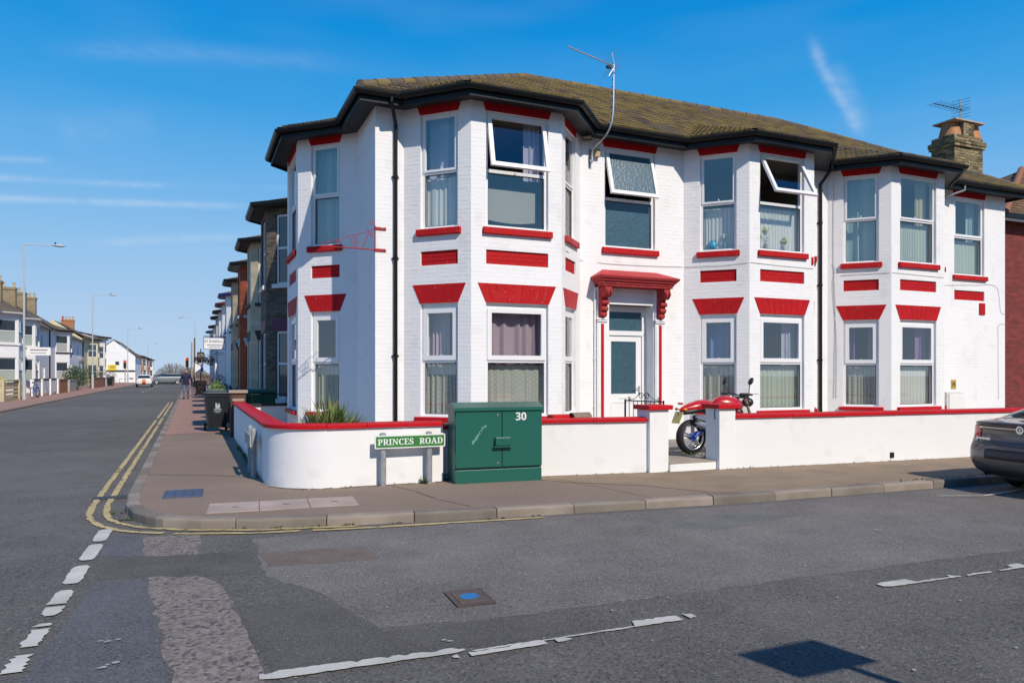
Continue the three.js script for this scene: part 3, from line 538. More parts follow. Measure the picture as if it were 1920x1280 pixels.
hang(fB3l, 'u', 'full', teal, `upstairs angled window of ${B3}`, 'pale green'); hang(fB3f, 'utop', 'right', beige, `upstairs front window of ${B3}`, 'beige'); hang(fB3f, 'ulow', 'net', netGreen, `upstairs front window of ${B3}`, 'cream');
hang(fB3l, 'ltop', 'sides', purple, `downstairs angled window of ${B3}`, 'purple'); hang(fB3l, 'llow', 'net', netGrey, `downstairs angled window of ${B3}`, 'grey dotted');
hang(fB3f, 'ltop', 'right', purple, `downstairs front window of ${B3}`, 'purple'); hang(fB3f, 'llow', 'net', netWhite, `downstairs front window of ${B3}`, 'bluish white');
fS4.win2 = [.8, 2.02]; hang(fS4, 'ulow', 'net', netGreen, 'the single upstairs window over the meter box', 'pale green'); hang(fS4, 'utop', 'right', teal, 'the single upstairs window over the meter box', 'grey green');
hang(fWBs, 'u', 'full', teal, `upstairs angled window of ${BW}`, 'pale green'); hang(fWBs, 'llow', 'net', netGreen, `downstairs angled window of ${BW}`, 'greenish'); hang(fWBf, 'u', 'full', netWhite, `upstairs front window of ${BW}`, 'white'); hang(fWBf, 'l', 'full', netGrey, `downstairs front window of ${BW}`, 'grey');
// things standing on the inner sills
single('storage_box', (() => { const m = mb().at(fS2.matrix(.86, 4.31, -.3)); m.rbox(0, .15, 0, .42, .3, .22, .01); return m; })(), std([.55, .52, .18], .7), fS2.pt(.86, 4.31, -.3), 'yellow box behind the frosted upstairs window over the door', 'box');
function pottedFlowers(f, u, label, h, flower, potC) {
  const c = f.pt(u, 4.32, -.172), g = thing('potted_plant', label, 'plant', c);
  obj('pot', mb().lathe([[.0, 0], [.035, 0], [.045, .12], [.04, .12]], 10, 0, 0, 0), std(potC, .5), g);
  const lv = mb(); for (let i = 0; i < 40; i++) { const a = rr(0, 6.28), r = rr(.02, .075), y = rr(.13, h), s = .03; lv.tri([Math.cos(a) * r, y, Math.sin(a) * r * .35], [Math.cos(a) * r + rr(-s, s), y + rr(0, s), rr(-.01, .02)], [Math.cos(a) * r + rr(-s, s), y + rr(-s, s), rr(-.01, .02)]); }
  obj('leaves', lv, leafMats[1], g).userData.kind = 'stuff';
  const fl = mb(); for (let i = 0; i < 14; i++) fl.geo(new THREE.IcosahedronGeometry(.022, 0), new THREE.Matrix4().makeTranslation(rr(-.08, .08), h + rr(-.06, .05), rr(-.02, .02))); obj('flowers', fl, std(flower, .7), g).userData.kind = 'stuff';
}
pottedFlowers(fB2f, .62, 'tall yellow flowering plant inside the open upstairs window of the middle bay', .42, [.62, .58, .22], [.5, .42, .36]);
pottedFlowers(fB2f, 1.12, 'short lime green plant inside the open upstairs window of the middle bay', .24, [.45, .55, .12], [.55, .5, .45]);
pottedFlowers(fB2f, .40, 'small green plant by the frame of the open window of the middle bay', .27, [.35, .48, .10], [.45, .4, .38]);
pottedFlowers(fB2l, .86, 'white flowers beside a blue jug in the upstairs angled window of the middle bay', .28, [.75, .74, .62], [.25, .3, .3]);
single('jug', mb().lathe([[0, 0], [.07, 0], [.10, .06], [.085, .13], [.05, .17], [.06, .19]], 14, ...fB2l.pt(.60, 4.315, -.172)), std([.02, .30, .48], .3), fB2l.pt(.60, 4.315, -.172), 'turquoise blue jug in the upstairs angled window of the middle bay', 'jug');

// door, pilasters, scrolled brackets and canopy
{
  const f = fS2, A = .69, B = 1.79, d = -.30, y0 = .17;
  const fr = mb(); f.box(fr, A, A + .115, y0, 3.06, d - .06, d + .03); f.box(fr, B - .105, B, y0, 3.06, d - .06, d + .03); f.box(fr, A + .115, B - .105, 2.93, 3.06, d - .06, d + .03); f.box(fr, A + .115, B - .105, 2.42, 2.52, d - .06, d + .032);
  obj('door_frame', fr, upvc, house);
  const u0 = A + .125, u1 = B - .115, lf = mb(), gx0 = u0 + .10, gx1 = u1 - .13;
  f.box(lf, u0, gx0, y0 + .02, 2.41, d - .05, d + .005); f.box(lf, gx1, u1, y0 + .02, 2.41, d - .05, d + .005); f.box(lf, gx0, gx1, 2.29, 2.41, d - .05, d + .005); f.box(lf, gx0, gx1, y0 + .02, 1.16, d - .05, d + .005);
  for (const [a, b, c, e] of [[gx0, gx1, .40, .43], [gx0, gx1, .97, 1.0], [gx0, gx0 + .03, .43, .97], [gx1 - .03, gx1, .43, .97]]) f.box(lf, a, b, c, e, d + .005, d + .014);
  const door = obj('door', lf, upvc, house);
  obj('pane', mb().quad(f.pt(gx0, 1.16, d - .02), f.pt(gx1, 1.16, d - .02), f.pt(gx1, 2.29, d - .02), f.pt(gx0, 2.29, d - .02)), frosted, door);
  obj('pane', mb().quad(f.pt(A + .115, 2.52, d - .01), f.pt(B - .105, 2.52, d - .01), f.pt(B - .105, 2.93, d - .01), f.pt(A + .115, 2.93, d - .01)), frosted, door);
  const hl = mb().at(f.matrix(u1 - .055, 1.25, d + .006)); hl.rbox(0, -.02, .006, .03, .2, .012, .005); hl.cyl([0, .03, .01], [0, .03, .05], .009); hl.tube([[0, .03, .05], [-.06, .035, .052], [-.14, .03, .048]], .010, 8, true); obj('handle', hl, chrome, door);
  const lp = mb().at(f.matrix((gx0 + gx1) / 2 + .03, 1.085, d + .006)); lp.rbox(0, 0, .004, .27, .055, .012, .004); obj('letter_plate', lp, upvc, door);
  obj('door_step', (() => { const m = mb(); f.box(m, A - .02, B + .02, .1, .168, d - .06, .12); return m; })(), concrete, house);
  for (const u of [.49, 1.93]) {
    const p = mb(); f.box(p, u - .12, u + .12, .10, 2.71, 0, .055); f.box(p, u - .095, u + .095, .3, 2.62, .055, .064); { const c = mb().at(f.matrix(u, 2.735, .04)); c.rbox(0, 0, 0, .27, .04, .1, .01); c.rbox(0, -.045, 0, .25, .03, .085, .008); p.geo(c.build()); } f.box(p, u - .11, u + .11, 2.75, 3.42, 0, .05);
    const pil = obj('pilaster', p, white, house);
    obj('painted_strip', (() => { const m = mb(); f.box(m, u - .034, u + .034, .22, 2.64, .063, .072); return m; })(), redPaint, pil);
    // scrolled bracket: side outline drawn in (outward, height), extruded across
    const sh = new THREE.Shape(); sh.moveTo(0, -.62); sh.bezierCurveTo(.06, -.63, .09, -.58, .075, -.53); sh.lineTo(.07, -.50); sh.bezierCurveTo(.13, -.51, .15, -.46, .12, -.43); sh.lineTo(.085, -.41); sh.lineTo(.09, -.37); sh.bezierCurveTo(.16, -.38, .18, -.33, .15, -.30); sh.lineTo(.10, -.28); sh.bezierCurveTo(.10, -.22, .14, -.20, .19, -.22); sh.bezierCurveTo(.28, -.21, .31, -.11, .27, -.05); sh.lineTo(.27, 0); sh.lineTo(0, 0);
    const g = new THREE.ExtrudeGeometry(sh, { depth: .13, bevelEnabled: true, bevelThickness: .012, bevelSize: .010, bevelSegments: 2, curveSegments: 8 });
    const M = f.matrix(u, 3.40, .05).multiply(new THREE.Matrix4().makeRotationY(-Math.PI / 2)).multiply(new THREE.Matrix4().makeTranslation(0, 0, -.065));
    const c = mb().geo(g, M); const cm = mb().at(f.matrix(u, 3.40, .05));
    for (const sx of [-.045, .045]) { cm.geo(new THREE.TorusGeometry(.052, .022, 8, 16), new THREE.Matrix4().makeTranslation(sx, -.12, .255).multiply(new THREE.Matrix4().makeRotationY(Math.PI / 2))); cm.geo(new THREE.SphereGeometry(.032, 8, 6), new THREE.Matrix4().makeTranslation(sx * 1.1, -.12, .26)); }
    cm.geo(new THREE.SphereGeometry(.062, 12, 8), new THREE.Matrix4().makeTranslation(0, -.585, .045)); cm.cyl([-.075, -.34, .14], [.075, -.34, .14], .03, .03, 10); cm.cyl([-.075, -.465, .105], [.075, -.465, .105], .028, .028, 10);
    c.geo(cm.build()); obj('scroll_bracket', c, redSoft, house);
  }
  const cp = mb(), x0 = 7.72, x1 = 9.42, zf = ZM + .35;
  cp.sweep([[-.25, 3.40], [.0, 3.40], [.0, 3.44], [.022, 3.445], [.022, 3.475], [.035, 3.49], [.06, 3.50], [.06, 3.525], [.075, 3.53], [.10, 3.555], [.11, 3.58], [.11, 3.60], [-.25, 3.60]], [[x0, ZM + .002], [x0, zf], [x1, zf], [x1, ZM + .002]]);
  cp.box(x0, x1, 3.395, 3.60, ZM + .002, zf - .24);
  const e = .11, R = [[x0 - e, 3.602, ZM + .002], [x0 - e, 3.602, zf + e], [x1 + e, 3.602, zf + e], [x1 + e, 3.602, ZM + .002]], T0 = [x0 + .18, 3.775, ZM + .002], T1 = [x1 - .18, 3.775, ZM + .002];
  const top = mb().tri(R[0], R[1], T0).quad(R[1], R[2], T1, T0).tri(R[2], R[3], T1);
  const can = obj('door_canopy', cp, redSoft, house); obj('canopy_roof', top, fadedRed, can);
}

// ---------------------------------------------------------------- roof of the corner house
const EAVE = 6.64, OV = .36;
{
  obj('soffit', mb().sweep([[-.02, SOF - .004], [OV - .02, SOF - .004], [OV - .02, SOF + .02], [-.02, SOF + .02]], wallPath), soffitMat, house);
  obj('fascia', mb().sweep([[OV - .03, SOF - .065], [OV, SOF - .065], [OV, EAVE - .02], [OV - .03, EAVE - .02]], wallPath), blackPlastic, house);
  const gp = []; for (let i = 0; i <= 8; i++) { const a = Math.PI + i / 8 * Math.PI; gp.push([OV + .062 + Math.cos(a) * .066, SOF + .118 + Math.sin(a) * .085]); } for (let i = 8; i >= 0; i--) { const a = Math.PI + i / 8 * Math.PI; gp.push([OV + .062 + Math.cos(a) * .060, SOF + .121 + Math.sin(a) * .079]); }
  const gut = obj('gutter', mb().sweep(gp, wallPath), blackPlastic, house);
  const uj = mb(), s = measure(wallPath); for (let q = 7; q < s[s.length - 1] - 6; q += 1.9) { const a = along(wallPath, s, q), b = along(wallPath, s, q + .05); uj.sweep(gp.map(([o, h]) => [OV + .062 + (o - OV - .062) * 1.1, SOF + .115 + (h - SOF - .115) * 1.1]), [a, b]); } obj('gutter_union', uj, blackPlastic, gut);
}
const eaveAt = (() => { const n = wallPath.length, N = []; for (let i = 0; i < n - 1; i++) { const a = wallPath[i], b = wallPath[i + 1], l = Math.hypot(b[0] - a[0], b[1] - a[1]); N.push([-(b[1] - a[1]) / l, (b[0] - a[0]) / l]); } return (i, o = OV + .05) => { const a = N[Math.max(0, i - 1)], b = N[Math.min(n - 2, i)], k = 1 + a[0] * b[0] + a[1] * b[1]; return [wallPath[i][0] + (a[0] + b[0]) / k * o, EAVE, wallPath[i][1] + (a[1] + b[1]) / k * o]; }; })();
const RZ = -17.2, RY = 9.18, apexL = [7.8, RY, RZ], apexR = [16.3, RY, RZ];
const cSW = [2.69, EAVE, ZM + .41], cSE = [21.26, EAVE, ZM + .41], cNE = [21.26, EAVE, -21.4], cNW = [2.69, EAVE, -21.4];
const roofUnder = mb().quad(cSW, cSE, apexR, apexL).tri(cNW, cSW, apexL).tri(cSE, cNE, apexR).quad(cNE, cNW, apexL, apexR);
// bay roofs: low facets from the bay eaves back into the main slope
const slopeY = z => EAVE + (ZM + .41 - z) * (RY - EAVE) / (ZM + .41 - RZ);
const bayFacets = [];
for (const [i] of [[6], [10], [14]]) {
  const a = eaveAt(i), b = eaveAt(i + 1), c = eaveAt(i + 2), d = eaveAt(i + 3), zt = ZM - .95, e = [b[0] + .35, slopeY(zt) + .03, zt], g = [c[0] - .35, slopeY(zt) + .03, zt];
  const a2 = [a[0] - .05, slopeY(a[2] - .3) + .02, a[2] - .3], d2 = [d[0] + .05, slopeY(d[2] - .3) + .02, d[2] - .3];
  bayFacets.push([b, c, g, e], [a, b, e, a2], [c, d, d2, g]);
}
{
  const slopeX = x => EAVE + (x - 2.69) * (RY - EAVE) / (apexL[0] - 2.69), a = eaveAt(1), b = eaveAt(2), c = eaveAt(3), d = eaveAt(4), xt = 3.1 + .95, e = [xt, slopeX(xt) + .03, b[2] - .35 + .7], g = [xt, slopeX(xt) + .03, c[2] - .35];
  bayFacets.push([b, c, g, e], [c, d, [d[0] + .3, slopeX(d[0] + .3) + .02, d[2]], g], [a, b, e, [a[0] + .3, slopeX(a[0] + .3) + .02, a[2]]]);
}
for (const q of bayFacets) roofUnder.poly(q);
const roof = obj('roof', roofUnder, std([.07, .055, .04], .95), house);
// tiles: one local shape, laid course by course on any convex facet whose first edge is the eave
const TW = .225, TG = .235;
function tileShape(w) {
  const m = mb(), k = 6, H = i => .010 + .016 * Math.pow(Math.abs(Math.sin(i / k * Math.PI * 2)), 1.5), L = TG + .05;
  for (let i = 0; i < k; i++) { const a = i / k * w, b = (i + 1) / k * w, ha = H(i) + .024, hb = H(i + 1) + .024; m.quad([a, 0, ha], [b, 0, hb], [b, L, hb - .024], [a, L, ha - .024]).quad([a, 0, 0], [b, 0, 0], [b, 0, hb], [a, 0, ha]); }
  return m;
}
const tileGeo = tileShape(TW - .006).build();
function tones(x, y, z) { const moss = fbm(x / 9 + .31, (z + y) / 9 + .17, 9, 3) + (x > 4 && x < 12.5 ? .10 : -.06), r = rnd(); return moss > .58 ? (r < .40 ? 3 : r < .75 ? 2 : r < .9 ? 1 : 0) : moss > .44 ? (r < .2 ? 3 : r < .5 ? 2 : r < .75 ? 1 : 5) : (r < .4 ? 5 : r < .6 ? 0 : r < .78 ? 4 : 1); }
const loose = mb(); let asParts = 0;
function tileFacet(poly, separate) {
  const A = new THREE.Vector3(...poly[0]), S = new THREE.Vector3(...poly[1]).sub(A).normalize(), q = poly.slice(2).map(p => new THREE.Vector3(...p).sub(A)).sort((a, b) => new THREE.Vector3().crossVectors(S, b).length() - new THREE.Vector3().crossVectors(S, a).length())[0], Nn = new THREE.Vector3().crossVectors(S, q).normalize(), T = new THREE.Vector3().crossVectors(Nn, S);
  const P = poly.map(p => { const d = new THREE.Vector3(...p).sub(A); return [d.dot(S), d.dot(T)]; }), tm = Math.max(...P.map(p => p[1]));
  const basis = new THREE.Matrix4().makeBasis(S, T, Nn);
  for (let t = 0, row = 0; t < tm - .05; t += TG, row++) {
    const tc = Math.min(t + TG * .6, tm - .01), xs = []; for (let i = 0; i < P.length; i++) { const [x0, y0] = P[i], [x1, y1] = P[(i + 1) % P.length]; if ((y0 <= tc) !== (y1 <= tc)) xs.push(x0 + (x1 - x0) * (tc - y0) / (y1 - y0)); }
    if (xs.length < 2) continue; const lo = Math.min(...xs), hi = Math.max(...xs);
    for (let s = Math.floor(lo / TW) * TW; s < hi; s += TW) {
      const a = Math.max(s, lo), b = Math.min(s + TW, hi); if (b - a < .05) continue;
      const pos = A.clone().addScaledVector(S, a).addScaledVector(T, t + (rnd() - .5) * .012).addScaledVector(Nn, .004 + rnd() * .006), k = tones(pos.x, pos.y, pos.z), M = basis.clone().setPosition(pos);
      if (separate && row < 7 && b - a > TW - .01 && asParts < 300) { const m = new THREE.Mesh(tileGeo, tileMats[k]); m.name = 'roof_tile'; m.castShadow = m.receiveShadow = true; m.applyMatrix4(M); m.position.sub(new THREE.Vector3(...house.origin)); roof.add(m); asParts++; }
      else { M.scale(new THREE.Vector3((b - a) / TW, 1, 1)); loose.geo(tileGeo, M, tilePalette[k]); }
    }
  }
}
tileFacet([cSW, cSE, apexR, apexL], true); tileFacet([cNW, cSW, apexL]); tileFacet([cSE, cNE, apexR]);
for (const f of bayFacets) tileFacet(f);
obj('roof_tiles', loose, tileVC, roof).userData.kind = 'stuff';
// ridge and hip tiles, bedded in mortar
function ridgeRun(a, b, r = .10) {
  const A = new THREE.Vector3(...a), B = new THREE.Vector3(...b), L = A.distanceTo(B), d = B.clone().sub(A).normalize(), up = new THREE.Vector3(0, 1, 0), side = new THREE.Vector3().crossVectors(d, up).normalize(), nu = new THREE.Vector3().crossVectors(side, d), n = Math.round(L / .44), M0 = new THREE.Matrix4().makeBasis(side, nu, d.clone().negate());
  for (let i = 0; i < n; i++) {
    const g = new THREE.CylinderGeometry(r, r * .93, L / n - .016, 14, 1, false); g.rotateX(Math.PI / 2);
    const p = A.clone().addScaledVector(d, (i + .5) / n * L).addScaledVector(nu, .0 + rnd() * .008); const m = mb().geo(g, M0.clone().setPosition(p)); obj('ridge_tile', m, pick(ridgeMats), roof);
  }
  const bed = mb(); bed.cyl(a, b, .084, .084, 10); obj('mortar_bed', bed, std([.36, .31, .22], .95, { map: concTex }), roof);
}
ridgeRun(apexL, apexR); ridgeRun([2.75, EAVE + .05, ZM + .35], apexL); ridgeRun([21.2, EAVE + .05, ZM + .35], apexR);
// bracket, pipes, cables and boxes fixed to the front
{
  const dp = (x, z, y0, name, mat, r, neck) => { const m = mb(); m.tube(neck, r, 10); m.cyl([x, y0, z], [x, neck[neck.length - 1][1], z], r, r, 12); for (const y of [1.9, 3.7, 5.2]) if (y > y0) { m.cyl([x, y, z], [x, y + .05, z], r * 1.28, r * 1.28, 12); m.box(x - r * 1.9, x + r * 1.9, y + .015, y + .035, z - .05, z - r * .5); } obj(name, m, mat, house); };
  const e = eaveAt(5, OV + .06), e3 = eaveAt(14, OV + .03);
  dp(3.47, ZM + .055, .16, 'downpipe', blackPlastic, .036, [[3.30, 6.60, ZM + .42], [3.30, 6.46, ZM + .42], [3.47, 6.18, ZM + .055], [3.47, 6.0, ZM + .055]]);
  dp(13.93, ZM + .055, .16, 'downpipe', blackPlastic, .038, [[13.93, 6.58, ZM + .40], [13.93, 6.44, ZM + .38], [13.93, 6.16, ZM + .055], [13.93, 6.0, ZM + .055]]);
  const wp = mb(); wp.cyl([7.70, .16, ZM + .03], [7.70, 3.35, ZM + .03], .021, .021, 8); for (const y of [.9, 1.9, 2.9]) wp.cyl([7.70, y, ZM + .03], [7.70, y + .03, ZM + .03], .028, .028, 8); obj('waste_pipe', wp, upvc, house);
  const sp = mb(); sp.tube([[18.62, 6.56, ZM + .40], [18.62, 6.40, ZM + .38], [18.2, 6.24, ZM + .10], [18.06, 6.20, ZM + .05]], .026, 8); obj('gutter_outlet', sp, leadGrey, house);
  const run = (pts, r = .0042) => obj('cable', mb().tube(pts, r, 5, true), std([.28, .28, .28], .7), house);
  const P = (f, u, y) => f.pt(u, y, .014);
  run([P(fB1r, .25, 3.96), P(fB1r, 1.36, 3.93), P(fS2, .6, 3.90), P(fS2, 1.6, 3.91), P(fS2, 2.55, 3.94)]); run([P(fB2l, .02, 3.945), P(fB2l, .8, 3.93), P(fB2l, 1.36, 3.96)]); run([P(fB2f, .02, 3.965), P(fB2f, .9, 3.94), P(fB2f, 1.8, 3.93)]); run([P(fB3l, .3, 3.97), P(fB3l, 1.36, 3.98)]); run([P(fB3f, .02, 3.98), P(fB3f, 1.8, 3.95)]);
  run([P(fS4, .2, 3.93), P(fS4, 1.6, 4.0), P(fS4, 2.5, 4.0), P(fS4, 2.62, 3.75), P(fS4, 2.7, 3.3), P(fS4, 2.86, 3.25)]); run([P(fS4, 2.6, .9), P(fS4, 2.58, 2.6), P(fS4, 2.6, 2.95), P(fS4, 2.86, 2.97)]); run([P(fB3l, .14, 6.3), P(fB3l, .13, 4.4), P(fB3l, .17, 3.2), P(fB3l, .14, 1.0)]);
  run([P(fB3l, .10, 4.25), P(fB3l, .17, 4.1), P(fB3l, .12, 3.9), P(fB3l, .2, 2.4), P(fB3l, .19, 1.0)], .004);
  // red iron sign bracket on the corner
  const br = thing('iron_sign_bracket', 'empty red wrought iron sign bracket on the house corner', 'bracket', [3.1, 3.82, ZM + .03], 0, undefined, true), fs = mb(), z = ZM + .04;
  for (const y of [3.86, 4.255]) { const s = mb(); s.rbox(3.19, y, ZM + .012, .22, .055, .012, .003); s.cyl([3.27, y, ZM + .012], [3.27, y, ZM + .03], .01); obj('fixing_strap', s, redSoft, br); }
  fs.tube([[3.09, 3.82, z], [3.09, 4.30, z]], .010, 6); fs.tube([[3.1, 3.86, z], [2.08, 3.86, z]], .012, 6); fs.tube([[3.08, 4.22, z], [2.12, 3.90, z]], .006, 5); fs.tube([[2.98, 4.18, z], [2.86, 3.87, z]], .006, 5);
  const spiral = (cx, cy, r, a0, turns, dir) => { const p = []; for (let i = 0; i <= 26; i++) { const t = i / 26, a = a0 + dir * t * turns * 6.283, q = r * (1 - .75 * t); p.push([cx + Math.cos(a) * q, cy + Math.sin(a) * q, z]); } return p; };
  for (const [cx, cy, r, a0, t, dr] of [[2.71, 4.02, .075, 1.2, 1.5, -1], [2.75, 3.93, .06, -1.5, 1.5, -1], [3.03, 4.34, .055, -1, 1.4, 1], [3.03, 4.12, .04, 1, 1.3, 1], [2.42, 3.93, .05, 0, 1.4, 1]]) fs.tube(spiral(cx, cy, r, a0, t, dr), .005, 5, true, 40);
  obj('scrollwork', fs, redSoft, br);
  // television aerial on a cranked mast
  const ae = thing('tv_aerial', 'silver television aerial on a cranked mast above the front door', 'aerial', [7.56, 5.95, ZM + .01], 0, undefined, true);
  const AX = 7.6, az = ZM + .2;
  obj('mast', mb().tube([[AX, 5.95, ZM + .1], [AX, 6.2, ZM + .12], [AX + .12, 6.42, ZM + .42], [AX + .20, 6.66, ZM + .52], [AX + .26, 7.84, ZM + .52]], .019, 8, true, 40), alu, ae);
  const bnd = mb(); for (let i = 0; i < 8; i++) { const t = i / 8; bnd.cyl([AX + .20 + .06 * t, 6.7 + t * 1.1, ZM + .52], [AX + .202 + .06 * t, 6.72 + t * 1.1, ZM + .52], .0215, .0215, 8); } obj('cable_ties', bnd, blackMatte, ae);
  const bk = mb(); bk.box(AX - .03, AX + .03, 5.85, 6.25, ZM + .004, ZM + .012).box(AX - .015, AX + .015, 5.95, 5.98, ZM, ZM + .12).box(AX - .015, AX + .015, 6.15, 6.18, ZM, ZM + .12); obj('wall_bracket', bk, galv, ae);
  obj('junction_box', mb().rbox(AX + .13, 6.17, ZM + .05, .13, .17, .09, .01), std([.42, .33, .18], .7), ae);
  const M = [AX + .26, 7.82, ZM + .52], yg = mb(), tip = [6.75, 7.98, ZM + .62]; yg.tube([[M[0] + .1, M[1] - .012, M[2] - .01], tip], .012, 6); obj('boom', yg, alu, ae);
  const el = mb(); for (let i = 0; i < 14; i++) { const t = .05 + i / 14 * .95, x = M[0] + (tip[0] - M[0]) * t, y = M[1] + (tip[1] - M[1]) * t, zz = M[2] + (tip[2] - M[2]) * t; el.cyl([x, y, zz - .08], [x, y, zz + .08], .0035, .0035, 4); } obj('directors', el, alu, ae);
  const rf = mb(); rf.tube([[M[0] - .05, M[1] + .27, M[2]], [M[0] + .02, M[1], M[2]], [M[0] - .12, M[1] - .22, M[2]]], .010, 5); for (let i = 0; i < 9; i++) { const t = -1 + i / 4, x = t > 0 ? M[0] + .02 - .07 * t : M[0] + .02 + .14 * t, y = M[1] + (t > 0 ? .27 : .22) * t; rf.cyl([x - .1, y - .03, M[2] - .17], [x + .1, y + .03, M[2] + .17], .0035, .0035, 4); } obj('reflector', rf, alu, ae);
  obj('dipole_box', mb().rbox(M[0] - .12, M[1] - .04, M[2], .11, .06, .06, .012), blackMatte, ae);
  const fl = thing('floodlight', 'small black floodlight under the eaves beside the aerial', 'lamp', [7.42, 6.40, ZM + .2], -.5); obj('housing', mb().rbox(0, 0, 0, .2, .07, .14, .015), blackMatte, fl); obj('lens', mb().rbox(0, -.005, .072, .17, .045, .01, .004), std([.55, .5, .32], .3), fl); obj('arm', mb().box(-.02, .02, .0, .1, -.15, -.06), blackMatte, fl);
  // meter box and hydrant plate
  const mt = thing('meter_box', 'white gas meter box on the wall under the yellow hydrant plate', 'meter box', [18.45, .16, ZM], 0, undefined, true);
  obj('cabinet', mb().rbox(18.47, .64, ZM + .12, .66, .95, .23, .015), std([.74, .73, .70], .7, { map: rep(concTex, .8) }), mt); obj('door', mb().rbox(18.50, .66, ZM + .243, .54, .80, .014, .006), std([.78, .77, .74], .7), mt);
  const hp = thing('hydrant_plate', 'small yellow hydrant plate with a black H on the white wall', 'sign', [18.72, 1.18, ZM + .006], 0, undefined, true);
  obj('plate', mb().rbox(18.72, 1.31, ZM + .012, .19, .25, .01, .003), std([.50, .36, .03], .5), hp); obj('letter', mb().geo(text('H', sans, .14, .003), new THREE.Matrix4().makeTranslation(18.72, 1.31, ZM + .017)), blackMatte, hp); 
  // chimney
  const cx0 = 19.66, cx1 = 20.86, cz1 = -14.04, cz0 = -14.74, core = mb(), br2 = mb();
  const yellow = () => { const k = rr(.6, 1.25), d = rnd() < .25 ? .45 : 1; return [.33 * k * d, .26 * k * d, .13 * k * d]; };
  core.box(cx0, cx1, 6.6, 8.15, cz0, cz1).box(cx0 - .05, cx1 + .05, 8.0, 8.08, cz0 - .05, cz1 + .05).box(cx0 - .07, cx1 + .07, 8.08, 8.2, cz0 - .07, cz1 + .07).box(cx0, cx1, 8.2, 8.34, cz0, cz1).box(cx0 + .38, cx1 - .38, 8.34, 8.72, cz0, cz1);
  for (const [e2, y0, y1] of [[0, 6.9, 8.0], [.05, 8.0, 8.075], [.07, 8.08, 8.2], [0, 8.2, 8.34]]) { new Face(cx0 - e2, cz1 + e2, cx1 + e2, cz1 + e2).bricks(br2, 0, cx1 - cx0 + 2 * e2, y0, y1, [], { proud: .008, vary: .005, cols: yellow }); new Face(cx0 - e2, cz0 - e2, cx0 - e2, cz1 + e2).bricks(br2, 0, cz1 - cz0 + 2 * e2, y0, y1, [], { proud: .008, vary: .005, cols: yellow }); }
  new Face(cx0 + .38, cz1, cx1 - .38, cz1).bricks(br2, 0, cx1 - cx0 - .76, 8.34, 8.72, [], { proud: .008, cols: yellow });
  const ch = obj('chimney', core, mortarGrey, house); obj('chimney_bricks', br2, brickVC, ch).userData.kind = 'stuff';
  for (const x of [cx0 + .18, cx1 - .18]) obj('chimney_pot', mb().geo(new THREE.CylinderGeometry(.13, .20, .40, 4, 1), new THREE.Matrix4().makeTranslation(x, 8.54, (cz0 + cz1) / 2 + .1).multiply(new THREE.Matrix4().makeRotationY(Math.PI / 4)).multiply(new THREE.Matrix4().makeScale(1.05, 1, 1.5))), terracotta, ch);
  obj('capping_slab', mb().rbox((cx0 + cx1) / 2, 8.745, (cz0 + cz1) / 2 + .05, 1.24, .045, .72, .01), std([.50, .38, .27], .85, { map: concTex }), ch); obj('cowl', mb().lathe([[.0, .12], [.11, .11], [.12, .07], [.09, .02], [.09, 0]], 12, 20.1, 8.77, -14.4), std([.30, .08, .05], .7), ch);
  const a2 = thing('tv_aerial', 'dark comb shaped television aerial on the brick chimney', 'aerial', [20.35, 8.77, -14.35], 0, undefined, true);
  obj('mast', mb().cyl([20.35, 8.7, -14.35], [20.35, 9.5, -14.35], .016, .016, 8), galv, a2);
  const b2 = mb().tube([[20.42, 9.17, -14.30], [19.6, 9.36, -14.62]], .012, 6); for (let i = 0; i < 9; i++) { const t = i / 8, x = 20.4 - .78 * t, y = 9.18 + .18 * t, zz = -14.31 - .3 * t; b2.cyl([x - .12, y - .03, zz - .16], [x + .12, y + .03, zz + .16], .006, .006, 4); } obj('boom', b2, iron, a2);
  const b3 = mb(); for (let i = 0; i < 7; i++) { const y = 8.95 + i * .085; b3.cyl([20.2, y - .02, -14.52], [20.5, y + .04, -14.16], .006, .006, 4); } obj('reflector', b3, iron, a2);
}

// ---------------------------------------------------------------- front walls, garden, street furniture
struct('front_garden', flat([[1.1, -18.4], [1.1, -10.6], [1.7, -9.95], [3.1, -9.95], [6.4, -9.62], [13, -9.02], [20.8, -8.5], [20.8, -18.4]], .165), std([.33, .30, .26], .95, { map: rep(concTex, 1.6), bumpMap: fine, bumpScale: .004 }));
const arc = (cx, cz, r, a0, a1, n) => Array.from({ length: n + 1 }, (_, i) => { const a = a0 + (a1 - a0) * i / n; return [cx + Math.cos(a) * r, cz + Math.sin(a) * r]; });
const cornerPath = [[.93, -18.45], [.93, -10.62], ...arc(1.70, -10.58, .77, Math.PI, Math.PI / 2, 36).slice(1), [3.22, -9.80]];
function boundary(name, label, path, top, pos, copeLen = .52) {
  const g = thing(name, label, 'wall', pos, 0, undefined, true), s = measure(path), L = s[s.length - 1];
  obj('rendered_wall', mb().sweep([[0, 0], [0, top - .065], [-.2, top - .065], [-.2, 0]].map(([o, h]) => [o, h + .02]), path), render, g);
  const n = Math.round(L / copeLen);
  for (let i = 0; i < n; i++) { const e = (rnd() - .5) * .008, hh = (rnd() - .5) * .006; obj('coping_stone', mb().sweep([[-.235, top - .055], [.032 + e, top - .055], [.034 + e, top - .012 + hh], [.026 + e, top - .002 + hh], [-.10, top + .016 + hh], [-.235, top + .0]], cut(path, s, i / n * L + (i ? .003 : 0), (i + 1) / n * L - .003)), redCap, g); }
  return g;
}
boundary('boundary_wall', 'curved white rendered wall with red coping behind the street sign', cornerPath, .93, [1.6, .1, -10.2]);
